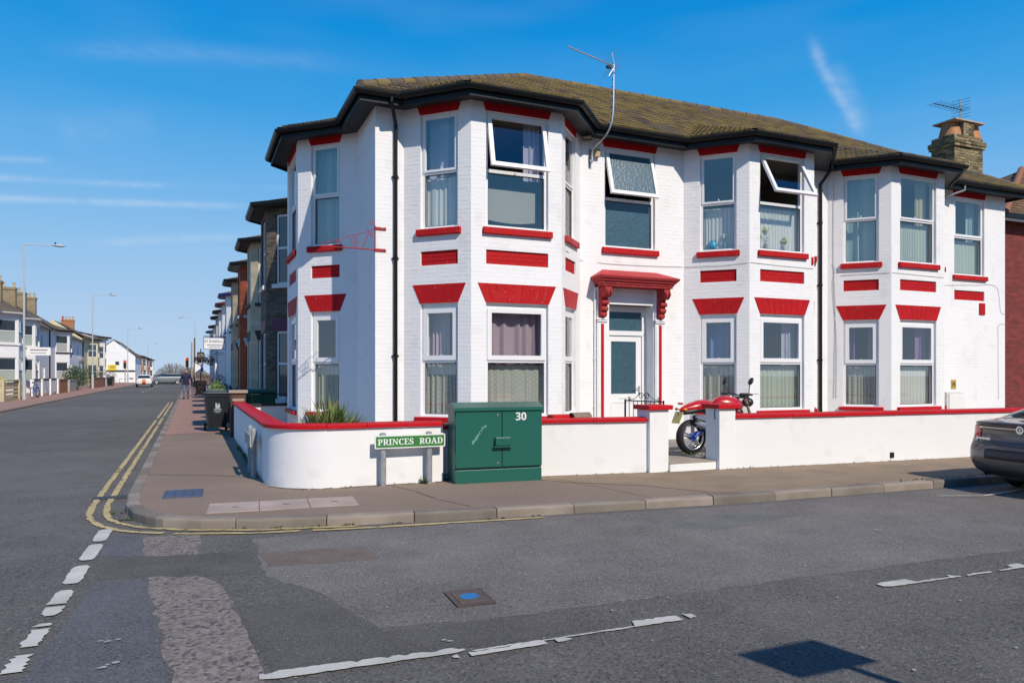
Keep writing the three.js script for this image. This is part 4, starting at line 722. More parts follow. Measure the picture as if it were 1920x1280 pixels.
const rightPath = x => -9.68 + (x - 4.72) * (x < 7.5 ? .155 : .155) * 1 - Math.max(0, x - 7.5) * .077;
boundary('boundary_wall', 'short white wall with red coping beside the green cabinet', [[4.62, -9.70], [6.34, -9.44]], .93, [5.4, .1, -9.6], .75);
const longWall = boundary('boundary_wall', 'long white wall with red coping in front of the motorbike', [[7.88, -9.27], [10.2, -9.06], [13.0, -8.86], [20.9, -8.32]], .95, [13, .1, -8.9], 1.05);
obj('drain_hole', mb().box(10.98, 11.06, .16, .25, -9.0, -8.984), std([.01, .01, .01], 1), longWall);
boundary('boundary_wall', 'low white wall set back behind the green cabinet', [[3.22, -10.05], [4.66, -9.92]], .86, [3.9, .1, -10], .7);
function pillar(x0, x1, z1, label) {
  const g = thing('gate_pillar', label, 'pillar', [(x0 + x1) / 2, .1, z1 - .18], 0, undefined, true);
  obj('pillar_shaft', mb().rbox((x0 + x1) / 2, .57, z1 - .17, x1 - x0, 1.0, .34, .012), render, g); obj('cap', mb().rbox((x0 + x1) / 2, 1.085, z1 - .17, x1 - x0 + .1, .07, .44, .012), redCap, g); return g;
}
pillar(6.345, 6.69, -9.37, 'white gate pillar with red cap next to the iron gate');
const pr = pillar(7.56, 7.88, -9.26, 'white gate pillar with red cap next to the rear of the motorbike');
obj('cable', mb().tube([[7.557, 1.05, -9.36], [7.55, .97, -9.37], [7.552, .88, -9.36]], .006, 5, true), blackMatte, pr);
{ const gs = thing('gate_step', 'low white step with a pale concrete top across the gateway', 'step', [7.12, .1, -9.5], 0, undefined, true); obj('riser', mb().box(6.69, 7.56, .1, .222, -9.62, -9.33), render, gs); obj('tread', mb().box(6.69, 7.56, .222, .238, -10.3, -9.325), std([.42, .37, .29], .9, { map: concTex }), gs); }
// iron gate standing open
{
  const g = thing('iron_gate', 'low black wrought iron garden gate standing open inside the wall', 'gate', [6.84, .17, -9.72], 1.80), W = .84;
  const bars = mb(); bars.tube([[0, .05, 0], [0, 1.0, 0]], .014, 6); bars.tube([[W, .05, 0], [W, 1.0, 0]], .016, 6); bars.tube([[0, .98, 0], [W, .98, 0]], .011, 6); bars.tube([[0, .12, 0], [W, .12, 0]], .010, 6); obj('gate_frame', bars, iron, g);
  for (let i = 1; i < 9; i++) { const b = mb().cyl([W * i / 9, .12, 0], [W * i / 9, .98, 0], .006, .006, 5); for (let k = 0; k < 5; k++) b.geo(new THREE.OctahedronGeometry(.010, 0), new THREE.Matrix4().makeTranslation(W * i / 9, .50 + k * .03, 0)); obj('bar', b, iron, g); }
  const sc = mb(), sp = (cx, cy, r, a0, dr) => { const p = []; for (let i = 0; i <= 24; i++) { const t = i / 24, a = a0 + dr * t * 8.5, q = r * (1 - .78 * t); p.push([cx + Math.cos(a) * q, cy + Math.sin(a) * q, 0]); } return p; };
  sc.tube(sp(W / 2 - .06, .84, .06, 0, 1), .006, 5, true, 40); sc.tube(sp(W / 2 + .06, .84, .06, Math.PI, -1), .006, 5, true, 40); sc.tube([[.06, .77, 0], [.22, .80, 0], [W / 2 - .08, .90, 0]], .006, 5, true); sc.tube([[W - .06, .77, 0], [W - .22, .80, 0], [W / 2 + .08, .90, 0]], .006, 5, true); sc.tube(sp(.10, .80, .03, 3, -1), .005, 5, true, 30); sc.tube(sp(W - .1, .80, .03, 0, 1), .005, 5, true, 30); sc.m = null; { const q = sc.build(); q.translate(0, .22, 0); q.isBufferGeometry && obj('scrolls', q, iron, g); }
  obj('latch', mb().rbox(W - .03, .62, .02, .12, .05, .03, .006), iron, g);
}
single('old_ridge_tile', (() => { const m = mb(), g = new THREE.CylinderGeometry(.075, .075, .36, 14, 1, true, 0, Math.PI * 1.1); g.rotateZ(Math.PI / 2); m.geo(g, new THREE.Matrix4().makeTranslation(5.42, .935, -9.86).multiply(new THREE.Matrix4().makeRotationY(.25))); return m; })(), std([.28, .23, .17], .9, { map: concTex }), [5.42, .87, -9.86], 'weathered brown clay tile lying behind the red coping near the door', 'tile');
single('red_planter', mb().rbox(5.12, .9, -9.95, .34, .16, .2, .02), redCap, [5.12, .8, -9.95], 'red trough behind the coping beside the brown clay tile', 'planter');
// street name plate
{
  const g = thing('street_sign', 'green street nameplate lettered PRINCES ROAD on two grey posts', 'street sign', [2.71, .1, -9.70], 0, undefined, true);
  for (const x of [2.35, 2.99]) { const m = mb(); m.cyl([x, .05, -9.715], [x, .79, -9.715], .045, .045, 14); m.geo(new THREE.SphereGeometry(.045, 12, 6, 0, 6.3, 0, 1.57), new THREE.Matrix4().makeTranslation(x, .79, -9.715).multiply(new THREE.Matrix4().makeScale(1, .5, 1))); obj('post', m, postGrey, g); }
  const shape = (w, h, r) => { const s = new THREE.Shape(); s.moveTo(-w + r, -h); s.lineTo(w - r, -h); s.quadraticCurveTo(w, -h, w, -h + r); s.lineTo(w, h - r); s.quadraticCurveTo(w, h, w - r, h); s.lineTo(-w + r, h); s.quadraticCurveTo(-w, h, -w, h - r); s.lineTo(-w, -h + r); s.quadraticCurveTo(-w, -h, -w + r, -h); return s; };
  const at = (y, z) => new THREE.Matrix4().makeTranslation(2.715, y, z);
  const pl = obj('plate', mb().geo(new THREE.ExtrudeGeometry(shape(.487, .088, .014), { depth: .018, bevelEnabled: false }), at(.69, -9.668)), whiteInk, g);
  obj('green_field', mb().geo(new THREE.ExtrudeGeometry(shape(.472, .073, .004), { depth: .002, bevelEnabled: false }), at(.69, -9.650)), signGreen, pl);
  obj('lettering', mb().geo(text('PRINCES', serif, .082, .002, .98), new THREE.Matrix4().makeTranslation(2.715 - .205, .69, -9.648)).geo(text('ROAD', serif, .082, .002, .98), new THREE.Matrix4().makeTranslation(2.715 + .285, .69, -9.648)), whiteInk, pl);
}
{
  const g = thing('street_sign', 'weathered street nameplate seen edge on along the main street side of the white wall', 'street sign', [.80, .1, -11.6], 0, undefined, true);
  for (const z of [-11.2, -11.85]) obj('post', mb().cyl([.83, .05, z], [.83, .78, z], .04, .04, 12).geo(new THREE.SphereGeometry(.04, 10, 5), new THREE.Matrix4().makeTranslation(.83, .78, z)), postGrey, g);
  obj('plate', mb().rbox(.775, .64, -11.52, .022, .17, .98, .006), std([.42, .43, .42], .6, { map: rep(concTex, .6) }), g);
}
// green telecoms cabinet
{
  const g = thing('street_cabinet', 'dark green telecoms cabinet numbered 30 against the white wall', 'cabinet', [3.91, .1, -9.415], -.087), W = 1.265, D = .40;
  obj('plinth', mb().rbox(0, .09, -D / 2, W - .012, .19, D - .01, .008), cabinetGreen, g);
  obj('body', mb().box(-W / 2 + .004, W / 2 - .004, .19, 1.0, -D, -.028), cabinetGreen, g);
  const split = .04;
  for (const [a, b] of [[-W / 2 + .012, split - .004], [split + .004, W / 2 - .004]]) { const d = obj('door', mb().rbox((a + b) / 2, .60, -.014, b - a, .775, .03, .006), cabinetGreen, g); if (a < -.3) { obj('lock', mb().cyl([b - .06, .93, 0], [b - .06, .93, .008], .012, .012, 10), alu, d); obj('lock', mb().cyl([b - .06, .27, 0], [b - .06, .27, .008], .012, .012, 10), alu, d); } }
  const lid = mb(), e = .018; lid.poly([[-W / 2 - e, .99, .022], [W / 2 + e, .99, .022], [W / 2 + e, 1.035, .02], [-W / 2 - e, 1.035, .02]]).poly([[-W / 2 - e, 1.035, .02], [W / 2 + e, 1.035, .02], [W / 2 + e, 1.10, -D / 2], [-W / 2 - e, 1.10, -D / 2]]).poly([[-W / 2 - e, 1.10, -D / 2], [W / 2 + e, 1.10, -D / 2], [W / 2 + e, 1.035, -D - .02], [-W / 2 - e, 1.035, -D - .02]]); for (const s of [-1, 1]) lid.poly([[s * (W / 2 + e), .99, .022], [s * (W / 2 + e), 1.035, .02], [s * (W / 2 + e), 1.10, -D / 2], [s * (W / 2 + e), 1.035, -D - .02], [s * (W / 2 + e), .99, -D - .02]]); lid.poly([[-W / 2 - e, .99, .022], [W / 2 + e, .99, .022], [W / 2 + e, .99, -D - .02], [-W / 2 - e, .99, -D - .02]]);
  obj('lid', lid, cabinetGreen, g);
  obj('handle', mb().rbox(split, .565, .032, .225, .12, .06, .012).box(split - .13, split + .13, .485, .502, 0, .062), cabinetGreen, g);
  for (const y of [.35, .85]) obj('hinge', mb().cyl([-W / 2 + .002, y - .06, .004], [-W / 2 + .002, y + .06, .004], .011, .011, 8), cabinetGreen, g);
  obj('number', mb().geo(text('30', sans, .108, .0015), new THREE.Matrix4().makeTranslation(.315, .905, .0015)), whiteInk, g);
  const sm = mb(); for (let i = 0; i < 16; i++) { const t = i / 16, x = -.38 + t * .17 + rr(-.02, .02), y = .55 + t * .24; sm.geo(new THREE.CircleGeometry(rr(.008, .022), 6), new THREE.Matrix4().makeTranslation(x, y, .0022 + i * .00002)); } obj('sticker_residue', sm, std([.14, .30, .26], .7), g);
}
// the square sign on a post on the near pavement whose shadow lies on the road
{
  const g = thing('parking_sign', 'square parking sign on a grey post on the near pavement', 'sign', [3.86, .1, -.22], 0, undefined, true), hb = 2.42;
  obj('post', mb().cyl([3.86, .1, -.25], [3.86, hb + .3, -.25], .032, .032, 12), galv, g);
  obj('plate', mb().rbox(3.80, hb + .19, -.21, .58, .36, .006, .002), whiteInk, g);
}
// yucca by the curved wall, and weeds
function blades(m, x, y, z, n, len, spread, wid, col) { for (let i = 0; i < n; i++) { const a = rr(0, 6.283), tilt = Math.pow(rnd(), .7) * spread, l = len * rr(.65, 1.1), w = wid * rr(.7, 1.2), dx = Math.cos(a), dz = Math.sin(a), px = -dz * w, pz = dx * w; const P = (t, s) => { const k = tilt * (.65 + .55 * t), r = Math.sin(k) * l * t, h = Math.cos(k) * l * t, q = s * (t < .2 ? .6 + t * 2 : t < .55 ? 1 : 1 - (t - .55) / .45); return [x + dx * r + px * q, y + h, z + dz * r + pz * q]; }; for (const [t0, t1] of [[0, .3], [.3, .65], [.65, 1]]) m.quad(P(t0, -1), P(t0, 1), P(t1, 1), P(t1, -1)); } return m; }
{
  const g = thing('yucca_plant', 'spiky green yucca plant behind the curved white wall', 'plant', [1.98, .165, -11.7]);
  const yuccaA = phys([.15, .20, .055], .55, { transmission: .12, thickness: 0 }), yuccaB = phys([.22, .255, .085], .55, { transmission: .12, thickness: 0 });
  obj('trunk', mb().cyl([0, 0, 0], [.02, .3, 0], .07, .06, 10), wood, g);
  for (const [x, z, n, l] of [[0, 0, 190, .82], [-.16, .1, 110, .68], [.18, .05, 120, .68], [.05, -.15, 90, .76], [.30, .1, 70, .58], [-.26, -.05, 60, .58]]) obj('leaves', blades(mb(), x, .30, z, n, l, 1.25, .026), pick([yuccaA, yuccaB, yuccaA]), g);
}
{
  const w = mb(), tuft = (x, z, y, s, n) => blades(w, x, y, z, n, s, 1.2, .006);
  for (let i = 0; i < 46; i++) tuft(.90 - rnd() * .05, rr(-16, -11.0), .1, rr(.04, .13), 7);
  for (let i = 0; i < 16; i++) tuft(rr(1.2, 3.2), -9.77 + rnd() * .03, .1, rr(.02, .05), 4);
  for (let i = 0; i < 14; i++) tuft(2.93 + rr(-.05, .05), -9.72 + rr(-.02, .03), .1, rr(.06, .13), 8);
  for (let i = 0; i < 60; i++) { const x = rr(4.65, 13), z = x < 7.5 ? -9.69 + (x - 4.62) * .151 : -9.27 + (x - 7.84) * .082; if (x > 6.7 && x < 7.45) continue; tuft(x, z + .02, .1, rr(.015, .045), 4); }
  for (const s of [208, 209.2, 229.6, 290.2, 290.8]) { }
  for (const [x, z, n] of [[-.76, -9.5, 12], [-.66, -9.05, 16], [.45, -8.04, 8], [.8, -7.95, 10], [1.15, -7.87, 6], [1.5, -7.80, 12], [2.0, -7.71, 5], [-.75, -10.9, 5]]) for (let i = 0; i < n; i++) tuft(x + rr(-.09, .09), z + rr(-.02, .02), 0, rr(.02, .05), 4);
  for (let i = 0; i < 90; i++) { const x = rr(9.0, 12.5); tuft(x, -7.22 + (x - 9.6) * .03 + rr(-.05, .02), .1, rr(.015, .04), 4); }
  for (let i = 0; i < 70; i++) tuft(rr(7.5, 8.6), rr(-10.7, -10.2), .165, rr(.04, .10), 5);
  const o = obj('weeds', w, grassMat); tag(o, 'green weeds and grass along the foot of walls and kerbs', 'weeds', null, 'stuff');
}

// ---------------------------------------------------------------- vehicles, bins, a person
// a car is a stack of rounded plans: levels [height, rear x, front x, half width, squareness]
function shell(levels) {
  const cr = (a, b, c, d, t) => .5 * ((2 * b) + (-a + c) * t + (2 * a - 5 * b + 4 * c - d) * t * t + (-a + 3 * b - 3 * c + d) * t * t * t);
  const at = y => { let i = 0; while (i < levels.length - 2 && y > levels[i + 1][0]) i++; const t = Math.max(0, Math.min(1, (y - levels[i][0]) / (levels[i + 1][0] - levels[i][0]))), L = k => levels[Math.max(0, Math.min(levels.length - 1, k))]; return [1, 2, 3, 4].map(q => cr(L(i - 1)[q], L(i)[q], L(i + 1)[q], L(i + 2)[q], t)); };
  return (y, a, out = 0) => { const [xr, xf, w, n] = at(y), e = 2 / n, c = Math.cos(a), s = Math.sin(a), A = (xf - xr) / 2, R = Math.min(.40, A * .8), B = w + out; return [(xr + xf) / 2 + Math.sign(c) * (A - R + (R + out) * Math.pow(Math.abs(c), e)), y, B * Math.sign(s) * Math.pow(Math.abs(s), e)]; };
}
function patch(P, y0, y1, a0, a1, ny, na, out = 0, edge = 0) {   // smooth grid on the shell
  const pos = [], idx = []; for (let j = 0; j <= ny; j++) for (let i = 0; i <= na; i++) { const y = y0 + (y1 - y0) * j / ny, a = a0 + (a1 - a0) * i / na, k = edge && (i === 0 || i === na || j === 0 || j === ny) ? out - edge : out; pos.push(...P(y, a, k)); }
  for (let j = 0; j < ny; j++) for (let i = 0; i < na; i++) { const q = j * (na + 1) + i; idx.push(q, q + na + 1, q + 1, q + 1, q + na + 1, q + na + 2); }
  const g = new THREE.BufferGeometry(); g.setAttribute('position', new THREE.Float32BufferAttribute(pos, 3)); g.setIndex(idx); g.computeVertexNormals(); return g;
}
function wheel(parent, x, z, r, mat = rubber, rimMat = alu, spokes = 5) {
  const s = Math.sign(z), t = obj('wheel', mb().geo(new THREE.TorusGeometry(r * .80, r * .22, 10, 28), new THREE.Matrix4().makeTranslation(x, r, z)), mat, parent);
  const m = mb(); m.geo(new THREE.TorusGeometry(r * .62, r * .06, 6, 24), new THREE.Matrix4().makeTranslation(x, r, z + s * .05)); m.cyl([x, r, z - .03], [x, r, z + s * .07], r * .16, r * .14, 12);
  for (let k = 0; k < spokes; k++) { const a = k / spokes * 6.283 + .3; m.cyl([x, r, z + s * .06], [x + Math.cos(a) * r * .62, r + Math.sin(a) * r * .62, z + s * .05], r * .09, r * .06, 6); }
  m.cyl([x, r, z - .02], [x, r, z + .0], r * .6, r * .6, 18); obj('rim', m, rimMat, t); return t;
}
function makeCar(name, label, levels, paint, o) {
  const g = thing(name, label, 'car', o.pos, o.turn, o.group), P = shell(levels), top = levels[levels.length - 1][0], bot = levels[0][0];
  const b = mb().geo(patch(P, bot, top, 0, Math.PI * 2, o.ny ?? 30, o.na ?? 72)); const tp = []; for (let i = 0; i < 48; i++) tp.push(P(top, i / 48 * 6.2832)); b.poly(tp.reverse()); const bt = []; for (let i = 0; i < 48; i++) bt.push(P(bot, i / 48 * 6.2832)); b.poly(bt); obj('body', b, paint, g);
  for (const [n, y0, y1, a0, a1, mat, out] of o.patches) obj(n, mb().geo(patch(P, y0, y1, a0, a1, 8, 14, out ?? .006, .004)), mat, g);
  for (const x of o.wheels) for (const z of [-1, 1]) wheel(g, x, z * (o.track ?? .8), o.r ?? .32);
  obj('underbody', mb().box(o.wheels[0] - .5, o.wheels[1] + .5, .16, .4, -.62, .62), blackMatte, g);
  return g;
}
const carGlass = phys([.02, .03, .03], .03, { clearcoat: 1 }), lampRed = phys([.62, .010, .014], .2, { clearcoat: 1 }), lampClear = phys([.55, .45, .45], .1, { clearcoat: 1 });
const PI = Math.PI;
{
  const paint = phys([.10, .10, .106], .34, { metalness: .4, clearcoat: 1, clearcoatRoughness: .06 });
  const L = [[.24, .14, 4.66, .80, 5], [.32, .05, 4.76, .87, 5], [.46, .0, 4.82, .905, 5.5], [.62, .0, 4.82, .92, 5.5], [.72, .035, 4.78, .925, 5.2], [.80, .085, 4.7, .925, 5], [.92, .10, 4.4, .915, 5], [1.00, .085, 3.9, .90, 5], [1.055, .07, 3.6, .875, 5], [1.075, .16, 3.5, .85, 5], [1.10, .42, 3.35, .82, 4.6], [1.17, .66, 3.16, .79, 4.4], [1.27, .98, 2.95, .74, 4.2], [1.38, 1.36, 2.72, .68, 4], [1.46, 1.75, 2.45, .58, 3.6], [1.485, 1.95, 2.25, .42, 3]];
  const car = makeCar('parked_car', 'dark grey hatchback parked by the kerb, seen from behind', L, paint, { pos: [9.88, 0, -6.20], turn: -.14, ny: 60, na: 120, wheels: [.95, 3.72], r: .33, track: .78, patches: [
    ['rear_window', 1.115, 1.42, PI - .72, PI + .72, carGlass, .004], ['tail_lamp', .79, .995, PI + .50, PI + 1.12, lampRed, .014], ['reversing_lamp', .755, .80, PI + .56, PI + 1.10, lampClear, .012], ['tail_lamp', .80, .985, PI - 1.12, PI - .56, lampRed, .012],
    ['chrome_strip', .955, .985, PI - .54, PI + .54, chrome, .016], ['plate_recess', .50, .66, PI - .24, PI + .24, std([.008, .008, .01], .5), .004], ['number_plate', .535, .625, PI - .15, PI + .15, std([.03, .03, .045], .4), .010], ['plate_badge', .54, .62, PI + .15, PI + .185, std([.01, .04, .22], .4), .011],
    ['bumper_valance', .25, .36, PI - .75, PI + .75, blackMatte, .006], ['side_window', 1.12, 1.40, PI * 1.5 - .5, PI * 1.5 + .45, carGlass, .004], ['brake_light', 1.03, 1.05, PI - .26, PI + .26, phys([.12, .02, .015], .2), .008]] });
  const P = shell(L), seam = (pts, w = .005) => mb().tube(pts, w, 5, true, 40);
  const arcPts = (y, a0, a1, o = .002) => Array.from({ length: 20 }, (_, i) => P(typeof y === 'function' ? y(i / 19) : y, a0 + (a1 - a0) * i / 19, o));
  obj('boot_seam', seam(arcPts(t => .715 + .03 * Math.pow(2 * t - 1, 2), PI - .55, PI + .55)).geo(seam([P(.745, PI + .55, .002), P(.86, PI + .545, .002), P(.99, PI + .54, .002)]).build()), blackMatte, car);
  obj('spoiler', mb().geo(patch(P, 1.045, 1.078, PI - .7, PI + .7, 3, 24, .022)), paint, car);
  const bx = P(.968, PI)[0]; const bd = mb().geo(new THREE.CylinderGeometry(.062, .066, .02, 24), new THREE.Matrix4().makeTranslation(bx - .024, .968, 0).multiply(new THREE.Matrix4().makeRotationZ(PI / 2))); const badge = obj('badge', bd, chrome, car);
  obj('badge_relief', mb().geo(new THREE.TorusGeometry(.026, .008, 6, 14, 4.2), new THREE.Matrix4().makeTranslation(bx - .035, .972, 0).multiply(new THREE.Matrix4().makeRotationY(-PI / 2))).geo(new THREE.OctahedronGeometry(.016), new THREE.Matrix4().makeTranslation(bx - .035, .955, .02)), std([.10, .10, .11], .4, { metalness: .7 }), badge);
  const tx = text('INSIGNIA', sans, .032, .003, 1.3), tp = P(.80, PI + .44, .004), t2 = P(.80, PI + .24, .004), ang = Math.atan2(t2[0] - tp[0], t2[2] - tp[2]);
  obj('lettering', mb().geo(tx, new THREE.Matrix4().makeTranslation((tp[0] + t2[0]) / 2 - .004, .80, (tp[2] + t2[2]) / 2 - .04).multiply(new THREE.Matrix4().makeRotationY(-PI / 2 + ang))), chrome, car);
  for (const s of [-1, 1]) obj('exhaust_tip', mb().geo(new THREE.CylinderGeometry(.035, .035, .1, 12, 1, true), new THREE.Matrix4().makeTranslation(.1, .27, s * .55).multiply(new THREE.Matrix4().makeRotationZ(PI / 2))), chrome, car);
  car.scale.setScalar(.885);
}
const hatch = [[.22, .10, 3.9, .72, 5], [.45, .0, 4.0, .82, 5], [.75, .0, 4.0, .84, 5], [.92, .05, 3.5, .83, 5], [1.0, .10, 3.1, .80, 5], [1.2, .22, 2.7, .73, 5], [1.38, .38, 2.4, .66, 5], [1.47, .6, 2.1, .55, 4]];
makeCar('moving_car', 'white hatchback with a red stripe driving away along the main street', hatch, phys([.78, .78, .77], .25, { clearcoat: .8 }), { pos: [-5.0, 0, -96], turn: PI / 2, wheels: [.75, 3.2], track: .80, r: .30, na: 48, ny: 20, patches: [['rear_window', 1.03, 1.36, PI - .75, PI + .75, carGlass], ['tail_lamp', .82, 1.02, PI - 1.0, PI - .62, lampRed], ['tail_lamp', .82, 1.02, PI + .62, PI + 1.0, lampRed], ['red_stripe', .40, .92, PI - .025, PI + .025, std([.55, .04, .03], .5)], ['number_plate', .66, .76, PI - .14, PI + .14, std([.62, .55, .12], .5), .008], ['bumper', .26, .40, PI - 1.1, PI + 1.1, blackMatte]] });
const suvL = [[.30, .12, 4.4, .80, 4], [.5, .0, 4.5, .88, 4], [.8, .02, 4.48, .9, 4], [.98, .06, 4.2, .89, 4], [1.08, .12, 3.4, .86, 4], [1.35, .35, 2.95, .76, 4], [1.56, .55, 2.6, .68, 4], [1.64, .8, 2.3, .56, 4]];
const suvPatches = [['side_window', 1.13, 1.46, PI / 2 - .75, PI / 2 + .75, carGlass], ['side_window', 1.13, 1.50, PI * 1.5 - .75, PI * 1.5 + .75, carGlass], ['rear_window', 1.13, 1.5, PI - .9, PI + .9, carGlass], ['windscreen', 1.13, 1.5, -.9, .9, carGlass], ['tail_lamp', .85, 1.0, PI + .9, PI + 1.25, lampRed], ['sill_trim', .28, .42, PI / 2 - 1, PI / 2 + 1, blackMatte]];
makeCar('moving_car', 'silver grey estate car crossing the far end of the main street', suvL, phys([.22, .245, .26], .3, { metalness: .2, clearcoat: 1 }), { pos: [-.9, 0, -119], turn: PI, wheels: [.85, 3.6], track: .9, r: .34, na: 56, ny: 22, patches: suvPatches });
makeCar('moving_car', 'dark blue car half hidden behind the silver estate car', suvL, phys([.02, .025, .05], .25, { clearcoat: 1 }), { pos: [-1.6, 0, -125], turn: PI, wheels: [.85, 3.6], track: .8, r: .34, na: 56, ny: 22, patches: suvPatches });

// red motorcycle, front wheel towards +x
{
  const g = thing('motorcycle', 'red sports motorcycle with silver star wheel parked behind the white wall', 'motorcycle', [8.13, .17, -10.72], .03), R = .31;
  const red = phys([.50, .008, .008], .3, { clearcoat: 1, clearcoatRoughness: .05 }), metal = std([.55, .55, .57], .28, { metalness: .9 }), dark = std([.02, .02, .022], .45), blue = std([.02, .07, .38], .35, { metalness: .5 });
  const tyre = (x, w) => { const pr = []; for (let i = 0; i <= 12; i++) { const a = -1.35 + 2.7 * i / 12; pr.push([R - .085 + Math.cos(a) * .085, Math.sin(a) * w]); } const q = new THREE.LatheGeometry(pr.map(p => new THREE.Vector2(...p)), 48); q.rotateX(PI / 2); q.translate(x, R, 0); return q; };
  for (const [x, w] of [[0, .09], [1.42, .062]]) {
    const t = obj('wheel', mb().geo(tyre(x, w)), rubber, g), rim = mb(); rim.geo(new THREE.TorusGeometry(.222, .02, 8, 40), new THREE.Matrix4().makeTranslation(x, R, .05)); rim.geo(new THREE.TorusGeometry(.222, .014, 8, 40), new THREE.Matrix4().makeTranslation(x, R, -.05)); rim.cyl([x, R, -.06], [x, R, .06], .045, .045, 16);
    for (let k = 0; k < 5; k++) for (const d of [-.13, .13]) { const a = k / 5 * 6.283 + .35, e = a + d; rim.cyl([x + Math.cos(a) * .03, R + Math.sin(a) * .03, .045], [x + Math.cos(e) * .22, R + Math.sin(e) * .22, .045], .024, .018, 6); }
    obj('rim', rim, metal, t);
    if (!x) obj('sprocket_carrier', mb().geo(new THREE.TorusGeometry(.065, .018, 8, 24), new THREE.Matrix4().makeTranslation(0, R, .05)).geo(new THREE.CylinderGeometry(.045, .045, .03, 18), new THREE.Matrix4().makeTranslation(0, R, .06).multiply(new THREE.Matrix4().makeRotationX(PI / 2))), blue, t);
    else for (const s of [-1, 1]) obj('brake_disc', mb().geo(new THREE.TorusGeometry(.13, .022, 3, 32), new THREE.Matrix4().makeTranslation(x, R, s * .075)), metal, t);
  }
  obj('swingarm', mb().tube([[0, R, -.1], [.3, R + .06, -.11], [.56, R + .1, -.06]], .042, 8, true).tube([[0, R, .1], [.12, R + .09, .1], [.56, R + .13, .06]], .02, 8, true), blue, g);
  obj('engine', mb().rbox(.74, .40, 0, .44, .34, .34, .06, undefined, 2).rbox(.86, .58, 0, .26, .22, .28, .05, undefined, 2).cyl([.7, .38, -.2], [.7, .38, .2], .10, .10, 16), dark, g);
  obj('radiator', mb().rbox(1.08, .56, 0, .05, .3, .3, .01, new THREE.Matrix4()), std([.05, .05, .055], .5), g);
  obj('trellis_frame', mb().tube([[1.12, .86, .08], [.86, .72, .15], [.56, .56, .13]], .016, 6).tube([[1.12, .86, -.08], [.86, .72, -.15], [.56, .56, -.13]], .016, 6).tube([[1.1, .74, .09], [.8, .60, .15]], .014, 6).tube([[1.1, .74, -.09], [.8, .60, -.15]], .014, 6).tube([[.56, .6, .11], [.2, .74, .09], [-.14, .80, .06]], .014, 6), iron, g);
  const ell = (cx, cy, sx, sy, sz, rz = 0, sh) => { const q = new THREE.SphereGeometry(1, 22, 14); if (sh) { const p = q.attributes.position; for (let i = 0; i < p.count; i++) { const [a, b, c] = sh(p.getX(i), p.getY(i), p.getZ(i)); p.setXYZ(i, a, b, c); } q.computeVertexNormals(); } return [q, new THREE.Matrix4().makeTranslation(cx, cy, 0).multiply(new THREE.Matrix4().makeRotationZ(rz)).multiply(new THREE.Matrix4().makeScale(sx, sy, sz))]; };
  obj('fuel_tank', mb().geo(...ell(.82, .86, .34, .165, .20, -.10, (x, y, z) => [x, y < -.3 ? -.3 + (y + .3) * .4 : y, z * (1 - .28 * Math.max(0, -x))])), red, g);
  obj('filler_cap', mb().cyl([.88, 1.005, 0], [.89, 1.02, 0], .045, .045, 16), metal, g);
  obj('seat', mb().geo(...ell(.40, .80, .28, .07, .16, .08)), dark, g);
  obj('tail_unit', mb().geo(...ell(.10, .845, .37, .105, .15, .17, (x, y, z) => [x, y * (1 - .35 * Math.max(0, -x)), z * (1 - .45 * Math.max(0, -x))])), red, g);
  obj('tail_underside', mb().geo(...ell(.08, .79, .34, .065, .13, .17)), dark, g);
  obj('tail_lamp', mb().rbox(-.235, .90, 0, .05, .04, .11, .012), lampRed, g);
  for (const y of [.60, .49]) { const ex = mb().tube([[.62, .36, .17], [.42, y - .06, .19], [.18, y, .17], [-.02, y + .055, .15]], .047, 14, true, 24); const e = obj('exhaust_pipe', ex, metal, g); obj('end_cap', mb().cyl([-.025, y + .056, .15], [-.06, y + .066, .148], .05, .04, 14), dark, e); }
  const nm = new THREE.Matrix4().makeTranslation(-.30, .66, 0).multiply(new THREE.Matrix4().makeRotationZ(-.42)); obj('plate_bracket', mb().tube([[-.1, .78, 0], [-.24, .76, 0], [-.29, .70, 0]], .014, 6), dark, g); obj('number_plate', mb().rbox(0, 0, 0, .012, .22, .22, .003, nm), std([.60, .50, .16], .5), g);
  for (const z of [-.12, .12]) obj('indicator', mb().geo(new THREE.SphereGeometry(.028, 10, 8), new THREE.Matrix4().makeTranslation(-.22, .80, z).multiply(new THREE.Matrix4().makeScale(1.5, .9, 1))).cyl([-.2, .80, 0], [-.2, .80, z], .008, .008, 6), std([.75, .25, .02], .3), g);
  for (const z of [-.10, .10]) obj('fork_leg', mb().cyl([1.42, R, z], [1.14, 1.0, z], .026, .026, 12), std([.62, .50, .30], .3, { metalness: .8 }), g);
  obj('triple_clamp', mb().rbox(1.15, .99, 0, .08, .03, .26, .01).rbox(1.2, .86, 0, .08, .03, .26, .01), dark, g);
  obj('handlebar', mb().tube([[1.05, 1.05, .36], [1.10, 1.06, .2], [1.14, 1.03, .06], [1.14, 1.03, -.06], [1.10, 1.06, -.2], [1.05, 1.05, -.36]], .013, 8, true, 30).cyl([1.03, 1.05, .40], [1.06, 1.052, .28], .019, .019, 10).cyl([1.03, 1.05, -.40], [1.06, 1.052, -.28], .019, .019, 10), dark, g);
  obj('headlamp', mb().geo(...ell(1.30, .90, .10, .09, .11)), dark, g); obj('instruments', mb().rbox(1.22, 1.03, 0, .1, .08, .17, .02), dark, g);
